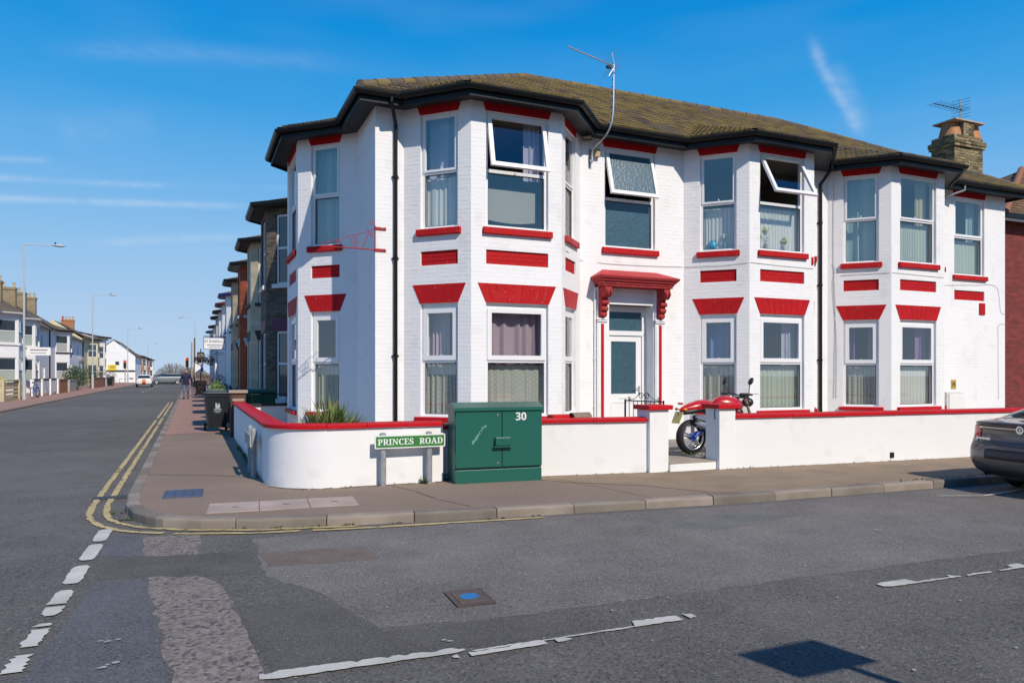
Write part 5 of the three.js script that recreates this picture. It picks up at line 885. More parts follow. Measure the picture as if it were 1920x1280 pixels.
  for (const s of [1, -1]) { const m = obj('mirror', mb().geo(new THREE.SphereGeometry(1, 14, 10), new THREE.Matrix4().makeTranslation(1.06, 1.29, s * .34).multiply(new THREE.Matrix4().makeRotationZ(-.5)).multiply(new THREE.Matrix4().makeScale(.032, .075, .055))), dark, g); obj('mirror_stem', mb().tube([[1.09, 1.06, s * .26], [1.06, 1.16, s * .30], [1.05, 1.24, s * .33]], .008, 6, true), dark, m); }
  obj('lever', mb().tube([[1.12, 1.06, .3], [1.18, 1.06, .34], [1.15, 1.055, .44]], .006, 5, true), metal, g); obj('front_mudguard', mb().geo(new THREE.TorusGeometry(.33, .04, 6, 20, 1.7), new THREE.Matrix4().makeTranslation(1.42, R, 0).multiply(new THREE.Matrix4().makeRotationZ(.75))), dark, g);
  obj('side_stand', mb().cyl([.6, .3, -.1], [.55, .0, -.28], .012, .012, 6), iron, g);
}
// wheelie bins
const binBlack = std([.010, .012, .017], .5), binLidBlue = std([.012, .020, .038], .42), binGreen = std([.014, .085, .042], .5);
function makeBin(label, body, lid, pos, turn, print) {
  const g = thing('wheelie_bin', label, 'bin', pos, turn, 'wheelie bins along the pavements'), m = mb();
  const ring = (y, w, d) => [[-w, y, d], [w, y, d], [w, y, -d], [-w, y, -d]], A = ring(.10, .22, .25), B = ring(.92, .285, .33); for (let i = 0; i < 4; i++) m.quad(A[i], A[(i + 1) % 4], B[(i + 1) % 4], B[i]); m.poly(A); m.box(-.30, .30, .90, .95, -.345, .345); for (const x of [-.12, .12]) m.box(x - .012, x + .012, .15, .88, .255, .335); obj('body', m, body, g);
  const l = mb(); l.rbox(0, .985, .01, .60, .06, .72, .03, undefined, 2); l.rbox(0, 1.02, .0, .48, .05, .54, .025, undefined, 2); obj('lid', l, lid, g);
  obj('handle', mb().cyl([-.27, .95, -.40], [.27, .95, -.40], .016, .016, 8).box(-.28, -.24, .93, .97, -.42, -.33).box(.24, .28, .93, .97, -.42, -.33), body, g);
  for (const x of [-.26, .26]) obj('wheel', mb().geo(new THREE.CylinderGeometry(.10, .10, .05, 18), new THREE.Matrix4().makeTranslation(x, .10, -.26).multiply(new THREE.Matrix4().makeRotationZ(PI / 2))), rubber, g);
  if (print) { const p = mb(), z = y => .252 + (y - .1) * .0976 + .004, q = (x0, x1, y0, y1) => p.quad([x0, y0, z(y0)], [x1, y0, z(y0)], [x1, y1, z(y1)], [x0, y1, z(y1)]); const ink = std([.42, .48, .50], .7); q(-.055, -.02, .62, .74); q(-.02, .055, .61, .69); q(.015, .045, .69, .73); q(-.055, .055, .60, .62); obj('printed_crest', p, ink, g); for (const [w, y, h] of [[.085, .565, .022], [.10, .528, .012], [.06, .49, .012]]) { const l2 = mb(); l2.quad([-w, y, z(y)], [w, y, z(y)], [w, y + h, z(y + h)], [-w, y + h, z(y + h)]); obj('printed_line', l2, ink, g); } }
  return g;
}
makeBin('black wheelie bin with pale printed emblem beside the brick pier', binBlack, binLidBlue, [.62, .104, -20.75], .06, true);
makeBin('black wheelie bin behind the walking person on the pavement', binBlack, binBlack, [.62, .104, -53], .3, false);
makeBin('dark green wheelie bin inside the garden next to the corner house', binGreen, binGreen, [1.66, .12, -21.6], 1.4, false);
makeBin('dark green wheelie bin standing close to the bay of the grey brick house', binGreen, binGreen, [1.75, .12, -20.75], 1.5, false);
makeBin('dark bin on the pavement across the main street by the brick wall', binBlack, binBlack, [-8.5, .1, -96], 0, false);
// person walking, built as one skin from tapered limbs
{
  const J = { hip: [0, .92, 0], chest: [0, 1.28, .02], neck: [0, 1.47, .03], head: [0, 1.62, .05], shL: [-.19, 1.40, .02], shR: [.19, 1.40, .02], elL: [-.27, 1.13, .0], elR: [.29, 1.14, -.02], haL: [-.33, .90, .10], haR: [.31, .88, .05], hpL: [-.09, .90, 0], hpR: [.09, .90, 0], knL: [-.10, .50, .08], knR: [.10, .50, -.02], anL: [-.11, .09, .10], anR: [.11, .11, -.16], toL: [-.12, .045, .25], toR: [.12, .05, -.02] };
  const bones = [['hip', 'chest', .155, .175], ['chest', 'neck', .15, .065], ['neck', 'head', .06, .095], ['head', 'head', .115, .115], ['chest', 'shL', .12, .085], ['chest', 'shR', .12, .085], ['shL', 'elL', .075, .058], ['shR', 'elR', .075, .058], ['elL', 'haL', .055, .042], ['elR', 'haR', .055, .042], ['hpL', 'knL', .10, .072], ['hpR', 'knR', .10, .072], ['knL', 'anL', .07, .05], ['knR', 'anR', .07, .05], ['anL', 'toL', .05, .04], ['anR', 'toR', .05, .04], ['hip', 'hpL', .14, .11], ['hip', 'hpR', .14, .11]];
  const N = 76, S = .95, mc = new MarchingCubes(N, new THREE.MeshBasicMaterial(), false, false, 90000); mc.isolation = 0;
  const sd = (x, y, z) => { let d = 9; for (const [a, b, r0, r1] of bones) { const A = J[a], B = J[b], bx = B[0] - A[0], by = B[1] - A[1], bz = B[2] - A[2], l = bx * bx + by * by + bz * bz, t = l ? Math.max(0, Math.min(1, ((x - A[0]) * bx + (y - A[1]) * by + (z - A[2]) * bz) / l)) : 0, q = Math.hypot(x - A[0] - bx * t, y - A[1] - by * t, z - A[2] - bz * t) - r0 - (r1 - r0) * t, k = .035, h = Math.max(0, Math.min(1, .5 + .5 * (d - q) / k)); d = d + (q - d) * h - k * h * (1 - h); } return d; };
  for (let k = 0; k < N; k++) for (let j = 0; j < N; j++) for (let i = 0; i < N; i++) mc.field[k * N * N + j * N + i] = -sd((i / N * 2 - 1) * S, (j / N * 2 - 1) * S + .9, (k / N * 2 - 1) * S);
  mc.update(); const n = mc.count, pos = new Float32Array(n * 3), nor = new Float32Array(n * 3), col = new Float32Array(n * 3);
  for (let i = 0; i < n; i++) { const x = mc.positionArray[i * 3] * S, y = mc.positionArray[i * 3 + 1] * S + .9, z = mc.positionArray[i * 3 + 2] * S; pos.set([x, y, z], i * 3); nor.set([mc.normalArray[i * 3], mc.normalArray[i * 3 + 1], mc.normalArray[i * 3 + 2]], i * 3); const c = y > 1.50 || (y < .95 && Math.abs(x) > .26) ? [.45, .24, .17] : y > .84 ? [.018, .020, .055] : y > .12 ? [.10, .14, .21] : [.02, .02, .02]; col.set(c, i * 3); }
  const bg = new THREE.BufferGeometry(); bg.setAttribute('position', new THREE.BufferAttribute(pos, 3)); bg.setAttribute('normal', new THREE.BufferAttribute(nor, 3)); bg.setAttribute('color', new THREE.BufferAttribute(col, 3)); bg.setAttribute('uv', new THREE.BufferAttribute(new Float32Array(n * 2), 2));
  const p = thing('person', 'person in navy jacket and jeans walking along the pavement', 'person', [-.25, .104, -47.2], 0); const bm = new THREE.Mesh(bg, std([1, 1, 1], .85, { vertexColors: true })); bm.name = 'body'; bm.castShadow = bm.receiveShadow = true; p.add(bm);
  obj('hair', mb().geo(new THREE.SphereGeometry(.122, 14, 10, 0, 6.3, 0, 1.45), new THREE.Matrix4().makeTranslation(0, 1.635, .035).multiply(new THREE.Matrix4().makeRotationX(-.35))), std([.10, .08, .07], .9), p);
  obj('face', mb().geo(new THREE.ConeGeometry(.018, .04, 5), new THREE.Matrix4().makeTranslation(0, 1.60, .165).multiply(new THREE.Matrix4().makeRotationX(.4))).geo(new THREE.SphereGeometry(.012, 6, 5), new THREE.Matrix4().makeTranslation(-.04, 1.635, .152)).geo(new THREE.SphereGeometry(.012, 6, 5), new THREE.Matrix4().makeTranslation(.04, 1.635, .152)), std([.32, .15, .11], .8), p);
  single('shoulder_bag', mb().rbox(.10, .98, -47.12, .12, .30, .34, .04, undefined, 2).tube([[.10, 1.12, -47.0], [.02, 1.5, -47.15], [.10, 1.12, -47.25]], .012, 6, true), blackMatte, [.10, .83, -47.12], 'black bag hanging at the side of the walking person', 'bag');
}

// ---------------------------------------------------------------- houses along the main street
const farGlass = phys([.035, .05, .06], .04, { clearcoat: 1, clearcoatRoughness: .03 });
const tileBrown = std([.17, .125, .085], .95, { map: concTex, bumpMap: rep(soft, .4), bumpScale: .02 }), slateGrey = std([.15, .135, .12], .9, { map: concTex, bumpMap: rep(soft, .4), bumpScale: .02 });
function farWindow(f, u0, u1, y0, y1, parent, frame = upvc, blind, split = .5, depth = .09) {
  const m = mb(), b = .06; f.box(m, u0, u0 + b, y0, y1, -depth, -depth + .05); f.box(m, u1 - b, u1, y0, y1, -depth, -depth + .05); f.box(m, u0 + b, u1 - b, y0, y0 + b, -depth, -depth + .05); f.box(m, u0 + b, u1 - b, y1 - b, y1, -depth, -depth + .05); const ys = y0 + (y1 - y0) * split; f.box(m, u0 + b, u1 - b, ys - .03, ys + .03, -depth, -depth + .05);
  const w = obj('window', m, frame, parent);
  for (const [a, c] of [[y0 + b, ys - .03], [ys + .03, y1 - b]]) obj('pane', mb().quad(f.pt(u0 + b, a, -depth + .02), f.pt(u1 - b, a, -depth + .02), f.pt(u1 - b, c, -depth + .02), f.pt(u0 + b, c, -depth + .02)), blind && a < ys ? blind : farGlass, w);
  return w;
}
function terrace(o) {
  const east = o.side > 0, wx = o.wx, bx = o.bx, z0 = o.z0, p = Math.abs(wx - bx), g = thing(o.name ?? 'terraced_house', o.label, 'house', [wx, 0, (o.S + o.N) / 2], 0, o.group, true);
  const path = o.bay === false ? (east ? [[wx, o.N], [wx, o.S]] : [[wx, o.S], [wx, o.N]]) : east ? [[wx, o.N], [wx, z0 - 1.83 - p], [bx, z0 - 1.83], [bx, z0], [wx, z0 + p], [wx, o.S]] : [[wx, o.S], [wx, z0 + p], [bx, z0], [bx, z0 - 1.8], [wx, z0 - 1.8 - p], [wx, o.N]];
  const F = path.slice(0, -1).map((q, i) => new Face(...q, ...path[i + 1])), shellG = mb(), br = o.brick && mb(), ww = f => o.glazed ? f.w - .3 : f.w > 1.6 ? 1.25 : .76, E = o.eave ?? 6.5, lv = o.levels ?? [[.85, 2.85], [4.24, 6.3]];
  F.forEach((f, i) => {
    const bayF = o.bay !== false && i >= 1 && i <= 3, holes = [], spec = o.bay === false ? (o.wins ?? []) : bayF ? [[(f.w - ww(f)) / 2, (f.w + ww(f)) / 2, lv[0]], [(f.w - ww(f)) / 2, (f.w + ww(f)) / 2, lv[1]]] : i === (east ? 0 : 4) && o.door ? [[f.w - 1.3, f.w - .4, [.2, 2.6]]] : [];
    for (const [a, b, y] of spec) holes.push([a, b, ...y]);
    f.wall(shellG, 0, f.w, 0, E + .05, holes, .1); if (br) f.bricks(br, .004, f.w - .004, .1, E, holes, { proud: .004, cols: o.brick });
    for (const [a, b, y] of spec) {
      if (y[0] < .3) { const d = mb(); f.box(d, a, b, ...y, -.1, -.04); obj('door', d, std(o.doorColour ?? [.05, .09, .2], .4), g); continue; }
      farWindow(f, a, b, ...y, g, o.frame, o.blind, .52, .1);
      if (o.sill) { const s = mb(); f.box(s, a - .08, b + .08, y[0] - .12, y[0], -.09, .09); obj('sill', s, o.sill, g); }
      if (o.lintel && y[0] < 3) obj('lintel', trapezoid(f, (a + b) / 2, y[1], y[1] + .36, (b - a) / 2 + .02, (b - a) / 2 + .16, 0, .016, 6), o.lintel, g);
      if (o.lintel && y[0] > 3 && o.topLintel) obj('lintel', trapezoid(f, (a + b) / 2, y[1], E + .02, (b - a) / 2 + .02, (b - a) / 2 + .06, 0, .016, 6), o.lintel, g);
    }
  });
  const HD = o.half ?? 4.5, back = wx + o.side * HD * 2; for (const [z, s] of [[o.S, 1], [o.N, -1]]) { shellG.quad([wx, 0, z], [back, 0, z], [back, E, z], [wx, E, z]); shellG.tri([wx, E, z], [back, E, z], [wx + o.side * HD, (o.ridge ?? E + 2.6), z]); }
  obj('wall', shellG, o.wall, g); if (br) obj('brickwork', br, brickVC, g).userData.kind = 'stuff';
  if (o.paintLow) { const m = mb(); F.forEach(f => m.quad(f.pt(0, .1, .012), f.pt(f.w, .1, .012), f.pt(f.w, .8, .012), f.pt(0, .8, .012))); }
  if (!east) obj('downpipe', mb().cyl([wx + .07, .1, o.S - .25], [wx + .07, E, o.S - .25], .06, .06, 8), blackPlastic, g);
  const ov = o.over ?? .36; obj('soffit', mb().sweep([[-.02, E], [ov, E], [ov, E + .03], [-.02, E + .03]], path), o.soffit ?? soffitMat, g);
  obj('gutter', mb().sweep([[ov - .03, E - .03], [ov + .01, E - .04], [ov + .10, E + .02], [ov + .11, E + .12], [ov - .03, E + .12]], path), o.gutter ?? blackPlastic, g);
  const rx = wx + o.side * HD, ry = o.ridge ?? E + 2.6, ex = wx - o.side * (ov + .05), rm = mb(), sy = x => E + .12 + (ry - E - .12) * Math.abs(x - ex) / Math.abs(rx - ex);
  rm.quad([ex, E + .12, o.S], [ex, E + .12, o.N], [rx, ry, o.N], [rx, ry, o.S]).quad([back, E, o.S], [back, E, o.N], [rx, ry, o.N], [rx, ry, o.S]);
  if (o.bay !== false) { const e = p * .42 + ov * .45, B = [[bx - o.side * ov, E + .13, z0 + ov * .4], [bx - o.side * ov, E + .13, z0 - 1.83 - ov * .4]], x2 = wx + o.side * .75, T = [[x2, sy(x2) + .02, z0 - .1], [x2, sy(x2) + .02, z0 - 1.73]]; rm.quad(B[0], B[1], T[1], T[0]).tri(B[0], T[0], [ex, E + .14, z0 + p + .1]).tri(B[1], [ex, E + .14, z0 - 1.83 - p - .1], T[1]); }
  const rf = obj('roof', rm, o.roof ?? tileBrown, g);
  for (const [z, c] of o.chimneys ?? []) {
    const h = o.stack ?? 1.3, y = ry - .5, st = obj('chimney', mb().box(rx - .75, rx + .75, y, ry + h, z - .3, z + .3).box(rx - .81, rx + .81, ry + h - .22, ry + h - .05, z - .36, z + .36), c ?? std([.34, .27, .16], .95, { map: concTex }), rf);
    for (const [k, dx] of [-.6, -.2, .2, .6].entries()) if (rnd() < .85) obj('chimney_pot', mb().lathe([[.10, 0], [.13, .05], [.10, .1], [.095, .42], [.12, .44], [.12, .5], [.08, .5]], 10, rx + dx, ry + h - .05, z), k === 0 && rnd() < .4 ? std([.35, .03, .03], .7) : buffPot, st);
  }
  return g;
}
const E0 = { side: 1, wx: 3.1, bx: 2.07 };
const grey = () => { const k = rr(.6, 1.35); return [.155 * k, .130 * k, .098 * k]; }, orange = () => { const k = rr(.8, 1.2); return [.40 * k, .095 * k, .035 * k]; };
terrace({ ...E0, z0: -23.1, S: -21.06, N: -27.4, label: 'dark grey brick house with purple lintels next to the white corner house', wall: mortarDark, brick: grey, lintel: std([.13, .025, .075], .6), sill: std([.72, .72, .70], .7), door: true });
terrace({ ...E0, z0: -29.4, S: -27.44, N: -33.7, label: 'cream rendered house with black sills beyond the grey brick house', wall: std([.60, .53, .39], .85, { map: concTex }), lintel: blackMatte, sill: blackMatte, door: true });
terrace({ ...E0, z0: -35.75, S: -33.74, N: -40.2, label: 'orange red brick house with pale blue trim', wall: std([.30, .07, .03], .9), brick: orange, lintel: std([.30, .45, .52], .7), sill: std([.30, .45, .52], .7), soffit: std([.28, .38, .42], .7), door: true });
terrace({ ...E0, z0: -42.3, S: -40.24, N: -47.5, label: 'buff rendered house with black trim beyond the orange brick house', wall: std([.56, .46, .30], .85, { map: concTex }), lintel: blackMatte, sill: blackMatte });
const guest = terrace({ ...E0, z0: -49.95, S: -47.54, N: -54.2, label: 'white guest house with dark blue gutters', wall: render, sill: std([.03, .03, .16], .5), gutter: std([.02, .02, .18], .4), soffit: std([.04, .04, .22], .5) });
terrace({ ...E0, z0: -56.8, S: -54.24, N: -61.0, label: 'white house with dark red gutters beyond the blue trimmed guest house', wall: render, sill: std([.2, .02, .02], .5), gutter: std([.17, .012, .015], .4) });
terrace({ ...E0, z0: -63.6, S: -61.04, N: -67.8, label: 'white house with black gutters beyond the red trimmed house', wall: render, sill: blackMatte });
terrace({ ...E0, z0: -70.4, S: -67.84, N: -75, label: 'cream house with black gutters further along the main street', wall: std([.62, .57, .47], .85), sill: blackMatte });
terrace({ ...E0, z0: -79, S: -75.04, N: -86, label: 'white house with flat dark bay roof far along the main street', wall: render, sill: blackMatte, eave: 6.2 });
terrace({ ...E0, z0: -93, S: -87, N: -104, label: 'white corner pub with dark blue fascia far along the main street', wall: render, sill: std([.02, .04, .2], .5), gutter: std([.02, .025, .14], .4), eave: 6.4 });
// low walls and piers of the front gardens on this side
{
  const gw = (label, z0, z1, mat, h, cap) => { const g = thing('garden_wall', label, 'wall', [.95, .1, (z0 + z1) / 2], 0, undefined, true); obj('wall_face', mb().box(.93, 1.13, .1, .1 + h, z1, z0), mat, g); obj('coping', mb().box(.90, 1.16, .1 + h, .16 + h, z1, z0), cap, g); obj('pier', mb().rbox(1.03, .1 + h / 2 + .09, z0 - .2, .34, h + .18, .34, .01), mat, g); obj('pier_cap', mb().rbox(1.03, h + .32, z0 - .2, .42, .07, .42, .01), cap, g); return g; };
  const brown = std([.12, .06, .045], .9, { map: concTex });
  gw('dark brick garden wall and pier at the end of the curved white wall', -18.5, -20.0, brown, .85, std([.35, .30, .24], .9));
  gw('brown brick garden wall in front of the cream house', -24.2, -31, brown, .62, concrete); gw('cream garden wall in front of the orange brick house', -33, -39, std([.5, .44, .33], .9), .6, concrete); gw('pale garden wall in front of the buff house', -41, -46, concrete, .6, concrete); gw('white garden wall in front of the guest house', -48, -60, render, .6, concrete);
  const cw = thing('garden_wall', 'low white cross wall with black coping between two front gardens', 'wall', [2, .1, -18.7], 0, undefined, true); obj('wall_face', mb().box(1.14, 3.05, .1, .82, -18.78, -18.6), render, cw); obj('coping', mb().box(1.14, 3.05, .82, .88, -18.82, -18.56), blackMatte, cw);
  const rl = thing('iron_railing', 'low black railing on the cross wall in front of the grey brick house', 'railing', [2, .88, -18.7], 0, undefined, true); obj('rail', mb().cyl([1.3, 1.1, -18.7], [3.0, 1.1, -18.7], .012, .012, 6), iron, rl); for (let i = 0; i < 7; i++) obj('baluster', mb().cyl([1.35 + i * .26, .88, -18.7], [1.35 + i * .26, 1.12, -18.7], .009, .009, 5), iron, rl);
}
function leafy(m, cx, cy, cz, rx, ry, rz, n, s) { for (let i = 0; i < n; i++) { const a = rr(0, 6.283), b = Math.acos(rr(-1, 1)), r = Math.pow(rnd(), .4) * (.85 + .3 * tnoise(a * 2, b * 3, 64)), x = cx + Math.sin(b) * Math.cos(a) * rx * r, y = cy + Math.cos(b) * ry * r, z = cz + Math.sin(b) * Math.sin(a) * rz * r, q = () => rr(-s, s); m.tri([x + q(), y + q(), z + q()], [x + q(), y + q(), z + q()], [x + q(), y + q(), z + q()]); } return m; }
function shrub(label, x, y, z, rx, ry, rz, n, s, mat, name = 'shrub') { const g = thing(name, label, 'shrub', [x, y, z]); obj('stem', mb().cyl([0, 0, 0], [0, ry, 0], .05, .03, 6), wood, g); obj('foliage', leafy(mb(), 0, ry, 0, rx, ry, rz, n, s), mat, g); return g; }
shrub('clipped light green bush behind the emblem wheelie bin', .80, .1, -26.6, .31, .66, .4, 2200, .04, phys([.19, .30, .10], .7, { transmission: .15, thickness: 0 }));
shrub('reddish brown bush in a garden beyond the clipped green bush', 1.5, .1, -52, 1.1, .75, 1.4, 900, .07, std([.16, .06, .03], .9)); shrub('low green hedge in front of the guest house', 1.6, .1, -47, .7, .5, 1.2, 900, .06, leafMats[2]);
// hanging sign and baskets of the guest house
{
  const sg = thing('hanging_sign', 'white hanging guest house sign with a violet border', 'sign', [2.0, 3.6, -50.6], 0, undefined, true);
  obj('board', mb().rbox(1.40, 3.5, -50.6, 1.34, .76, .06, .01), std([.10, .08, .30], .5), sg); obj('face', mb().box(.77, 2.03, 3.16, 3.84, -50.568, -50.562), whiteInk, sg); obj('bracket', mb().box(.75, 2.1, 3.92, 3.97, -50.62, -50.58), iron, sg);
  obj('lettering', mb().geo(text('ST DANIELLS', serif, .15, .004, .86), new THREE.Matrix4().makeTranslation(1.40, 3.64, -50.56)).box(.95, 1.85, 3.38, 3.42, -50.562, -50.556).box(1.05, 1.75, 3.26, 3.29, -50.562, -50.556), std([.06, .05, .14], .6), sg);
  for (const [x, z, l] of [[.55, -51.3, 'dark hanging flower basket on the guest house front'], [1.2, -52.6, 'dark hanging flower basket beside the guest house door']]) { const b = thing('hanging_basket', l, 'basket', [x, 2.2, z]); obj('flowers', leafy(mb(), 0, .25, 0, .42, .34, .42, 500, .06), std([.035, .03, .035], .9), b).userData.kind = 'stuff'; obj('bracket', mb().cyl([0, .55, 0], [1.4, .75, 0], .015, .015, 5), iron, b); }
  const wp = thing('porch_post', 'white porch post with lamp on the guest house', 'post', [1.5, .1, -51.6], 0, undefined, true); obj('post', mb().cyl([1.5, .1, -51.6], [1.5, 3.2, -51.6], .07, .07, 10), render, wp); obj('lamp', mb().geo(new THREE.SphereGeometry(.12, 10, 8), new THREE.Matrix4().makeTranslation(1.5, 3.3, -51.6)), leadGrey, wp);
}
// across the main street
const W0 = { side: -1, wx: -12.2, bx: -11.1, eave: 5.75, levels: [[.9, 2.7], [3.7, 5.35]], ridge: 8.1, half: 3.1, over: .3, glazed: true, gutter: std([.55, .55, .53], .6), soffit: std([.6, .6, .58], .7) }, blindW = std([.36, .41, .37], .8);
terrace({ ...W0, z0: -61.5, S: -57.6, N: -64.6, label: 'white shop house with wide glazed bay across the main street by the tall lamp', wall: render, blind: blindW, chimneys: [[-58.2], [-61], [-64]], stack: 1.1, sill: whiteInk });
terrace({ ...W0, z0: -67.6, S: -64.64, N: -71.2, label: 'white bay house with violet upper pane across the main street', wall: render, blind: blindW, chimneys: [[-66.5], [-70.6, std([.36, .16, .08], .9)]], sill: whiteInk });
terrace({ ...W0, bay: false, S: -71.24, N: -80.6, wins: [[1.6, 2.5, [3.6, 5.1]], [5.6, 6.5, [3.6, 5.1]], [4.2, 5.0, [.2, 2.4]], [6.4, 7.6, [.9, 2.3]]], label: 'plain white flat fronted house with dark gutter across the main street', wall: render, gutter: blackPlastic, chimneys: [[-74], [-79.5]], eave: 5.6 });
terrace({ ...W0, z0: -85.3, S: -80.64, N: -89.6, label: 'white house with black outlined square bay across the main street', wall: render, blind: std([.40, .39, .39], .8), gutter: blackPlastic, sill: blackMatte, chimneys: [[-84], [-89]] });
terrace({ ...W0, bay: false, S: -89.64, N: -104, wins: [[2, 2.8, [3.5, 4.9]], [6, 6.8, [3.5, 4.9]], [10, 10.8, [3.5, 4.9]], [3.5, 4.4, [.2, 2.3]], [8, 8.9, [.2, 2.3]], [11, 12.2, [.9, 2.3]]], label: 'low white cottages with satellite dishes across the main street', wall: render, gutter: blackPlastic, eave: 5.4, ridge: 7.4, roof: slateGrey });
terrace({ ...W0, z0: -110, S: -104.04, N: -114, label: 'pale yellow bay house across the main street', wall: std([.62, .56, .36], .85), eave: 5.9, gutter: blackPlastic });
terrace({ ...W0, z0: -118.5, S: -114.04, N: -128, label: 'tall white house with pale parapet at the end of the left terrace', wall: std([.74, .70, .64], .8), eave: 6.6, ridge: 7.6, over: .6, gutter: blackMatte, chimneys: [[-116, std([.40, .17, .07], .9)]] });
for (const [x, y, z, l] of [[-12.05, 4.4, -92.6, 'grey satellite dish on the cottages, next to the black outlined bay house'], [-12.05, 3.2, -101.2, 'grey satellite dish on the cottages, next to the yellow bay house']]) { const d = thing('satellite_dish', l, 'dish', [x, y, z], .5); const q = new THREE.SphereGeometry(.6, 16, 8, 0, 6.3, 0, .8); q.rotateX(PI / 2); q.translate(0, 0, -.35); obj('dish', mb().geo(q), std([.22, .22, .24], .6), d); obj('arm', mb().cyl([0, -.3, .1], [0, 0, .55], .02, .02, 5).cyl([-.25, 0, 0], [0, 0, 0], .03, .03, 5), iron, d); }
{ const sb = thing('shop_sign', 'white shop board projecting from the shop house with the glazed bay', 'sign', [-10.6, 2.9, -64.4], 0, undefined, true); obj('board', mb().box(-11.1, -9.6, 2.95, 3.55, -64.45, -64.38), whiteInk, sb); obj('lettering', mb().box(-10.9, -9.8, 3.3, 3.4, -64.378, -64.372).box(-10.9, -9.9, 3.1, 3.15, -64.378, -64.372), std([.25, .27, .3], .7), sb); }
// garden fronts across the main street
{
  const fx = -9.15;
  const bw = thing('block_screen_wall', 'cream pierced block wall beside the lamp post across the main street', 'wall', [fx, .1, -48.6], 0, undefined, true), cream = std([.62, .53, .34], .85, { map: concTex }); obj('base', mb().box(fx - .1, fx + .1, .1, .22, -50.2, -46.5), cream, bw);
  for (let r = 0; r < 4; r++) for (let k = 0; k < 10; k++) obj('block', mb().rbox(fx, .36 + r * .22, -46.7 - k * .36, .16, .15, .3, .02), cream, bw); for (const z of [-46.4, -50.3]) obj('pier', mb().rbox(fx, .68, z, .32, 1.16, .32, .02), cream, bw); obj('coping', mb().box(fx - .12, fx + .12, 1.18, 1.25, -50.2, -46.5), cream, bw);
  for (const [k, z] of [-54.6, -57.8, -61].entries()) {
    const g = thing('slatted_fence', ['white slatted fence panel beside the parked bicycle', 'white slatted fence panel between two others of its kind', 'white slatted fence panel next to the orange brick wall'][k], 'fence', [fx, .1, z - 1.6], 0, 'white slatted fence panels across the main street', true);
    for (const q of [z, z - 3.05]) obj('post', mb().rbox(fx, .66, q - .1, .2, 1.12, .2, .015), render, g); for (let s = 0; s < 4; s++) obj('slat', mb().box(fx - .02, fx + .02, .28 + s * .2, .43 + s * .2, z - 2.95, z - .2), whiteInk, g); obj('dark_panel', mb().box(fx - .03, fx + .01, 1.08, 1.26, z - 2.95, z - .2), std([.12, .11, .12], .8), g);
  }
  const bricky = std([.42, .20, .10], .9, { map: concTex }), gw = (l, z0, z1, mat, h) => single('garden_wall', mb().box(fx - .12, fx + .12, .1, .1 + h, z1, z0).box(fx - .15, fx + .15, .1 + h, .17 + h, z1, z0), mat, [fx, .1, (z0 + z1) / 2], l, 'wall');
  gw('orange brick garden wall next to the white slatted fence', -64.4, -68.4, bricky, 1.0); gw('pale concrete garden wall beside the bushy hedge', -69.5, -73.4, concrete, .9); gw('orange brick garden wall beyond the second lamp post', -86, -97, bricky, 1.0); gw('short white garden wall between brick walls across the main street', -97.2, -101.5, render, 1.2); gw('orange brick garden wall by the dark bin across the main street', -101.7, -108, bricky, 1.1);
  shrub('bushy green garden hedge across the main street', fx - .5, .1, -77, .9, 1.15, 2.6, 3200, .08, leafMats[2]); shrub('round dark hedge by the yellow bay house', fx - .6, .1, -90, .9, 1.2, 1.4, 1500, .08, leafMats[2]); shrub('greyish bare shrub in front of the tall white house', fx - .8, .1, -108, 1.3, 1.0, 1.6, 1200, .08, std([.20, .18, .14], .95));
  shrub('yellow flowering shrub over the cream block wall', fx - .25, .3, -46.6, .45, .65, .5, 900, .05, std([.68, .46, .02], .8), 'flowering_shrub');
  const bk = thing('bicycle', 'blue bicycle leaning by the white slatted fence', 'bicycle', [fx + .35, .1, -53.4], 1.45); for (const x of [-.5, .5]) obj('wheel', mb().geo(new THREE.TorusGeometry(.32, .025, 6, 24), new THREE.Matrix4().makeTranslation(x, .345, 0)), rubber, bk); obj('frame', mb().tube([[-.5, .345, 0], [-.1, .34, 0], [.33, .82, 0], [-.2, .82, 0], [-.1, .34, 0]], .02, 6).tube([[-.5, .345, 0], [-.2, .82, 0]], .015, 6).tube([[.5, .345, 0], [.33, .95, 0]], .02, 6), std([.05, .14, .40], .4), bk); obj('saddle', mb().rbox(-.22, .92, 0, .25, .06, .14, .02), blackMatte, bk); obj('handlebar', mb().tube([[.36, .98, -.25], [.34, .97, 0], [.36, .98, .25]], .015, 6), iron, bk);
}
// street lamps, signals, poles
function lamp(x, z, h, arm, label) { const g = thing('street_lamp', label, 'street lamp', [x, .1, z], 0, 'tall street lamps along the main street', true); const grey = std([.50, .54, .56], .55, { metalness: .2 }); obj('base', mb().cyl([x, .1, z], [x, 1.5, z], .11, .11, 12), grey, g); obj('column', mb().cyl([x, 1.5, z], [x, h, z], .065, .042, 12), grey, g); obj('arm', mb().cyl([x, h - .02, z], [x + arm, h + .02, z], .03, .025, 8), grey, g); obj('lantern', mb().geo(new THREE.SphereGeometry(1, 14, 8), new THREE.Matrix4().makeTranslation(x + arm * 1.12, h + .02, z).multiply(new THREE.Matrix4().makeScale(.36, .08, .14))), grey, g); obj('sensor', mb().cyl([x + arm, h + .08, z], [x + arm, h + .2, z], .05, .04, 8), blackMatte, g); }
lamp(-8.8, -50.2, 9.05, 1.55, 'tall street lamp beside the cream pierced block wall'); lamp(-9.0, -84.5, 9.5, 1.6, 'tall street lamp beside the bushy green hedge'); lamp(-9.1, -131, 8.7, 1.6, 'tall street lamp beyond the tall white parapet house'); lamp(-9.1, -190, 8.6, 1.6, 'tall street lamp farthest along the terrace side'); lamp(.55, -110, 9.2, -1.6, 'tall street lamp on the guest house side near the two poles');
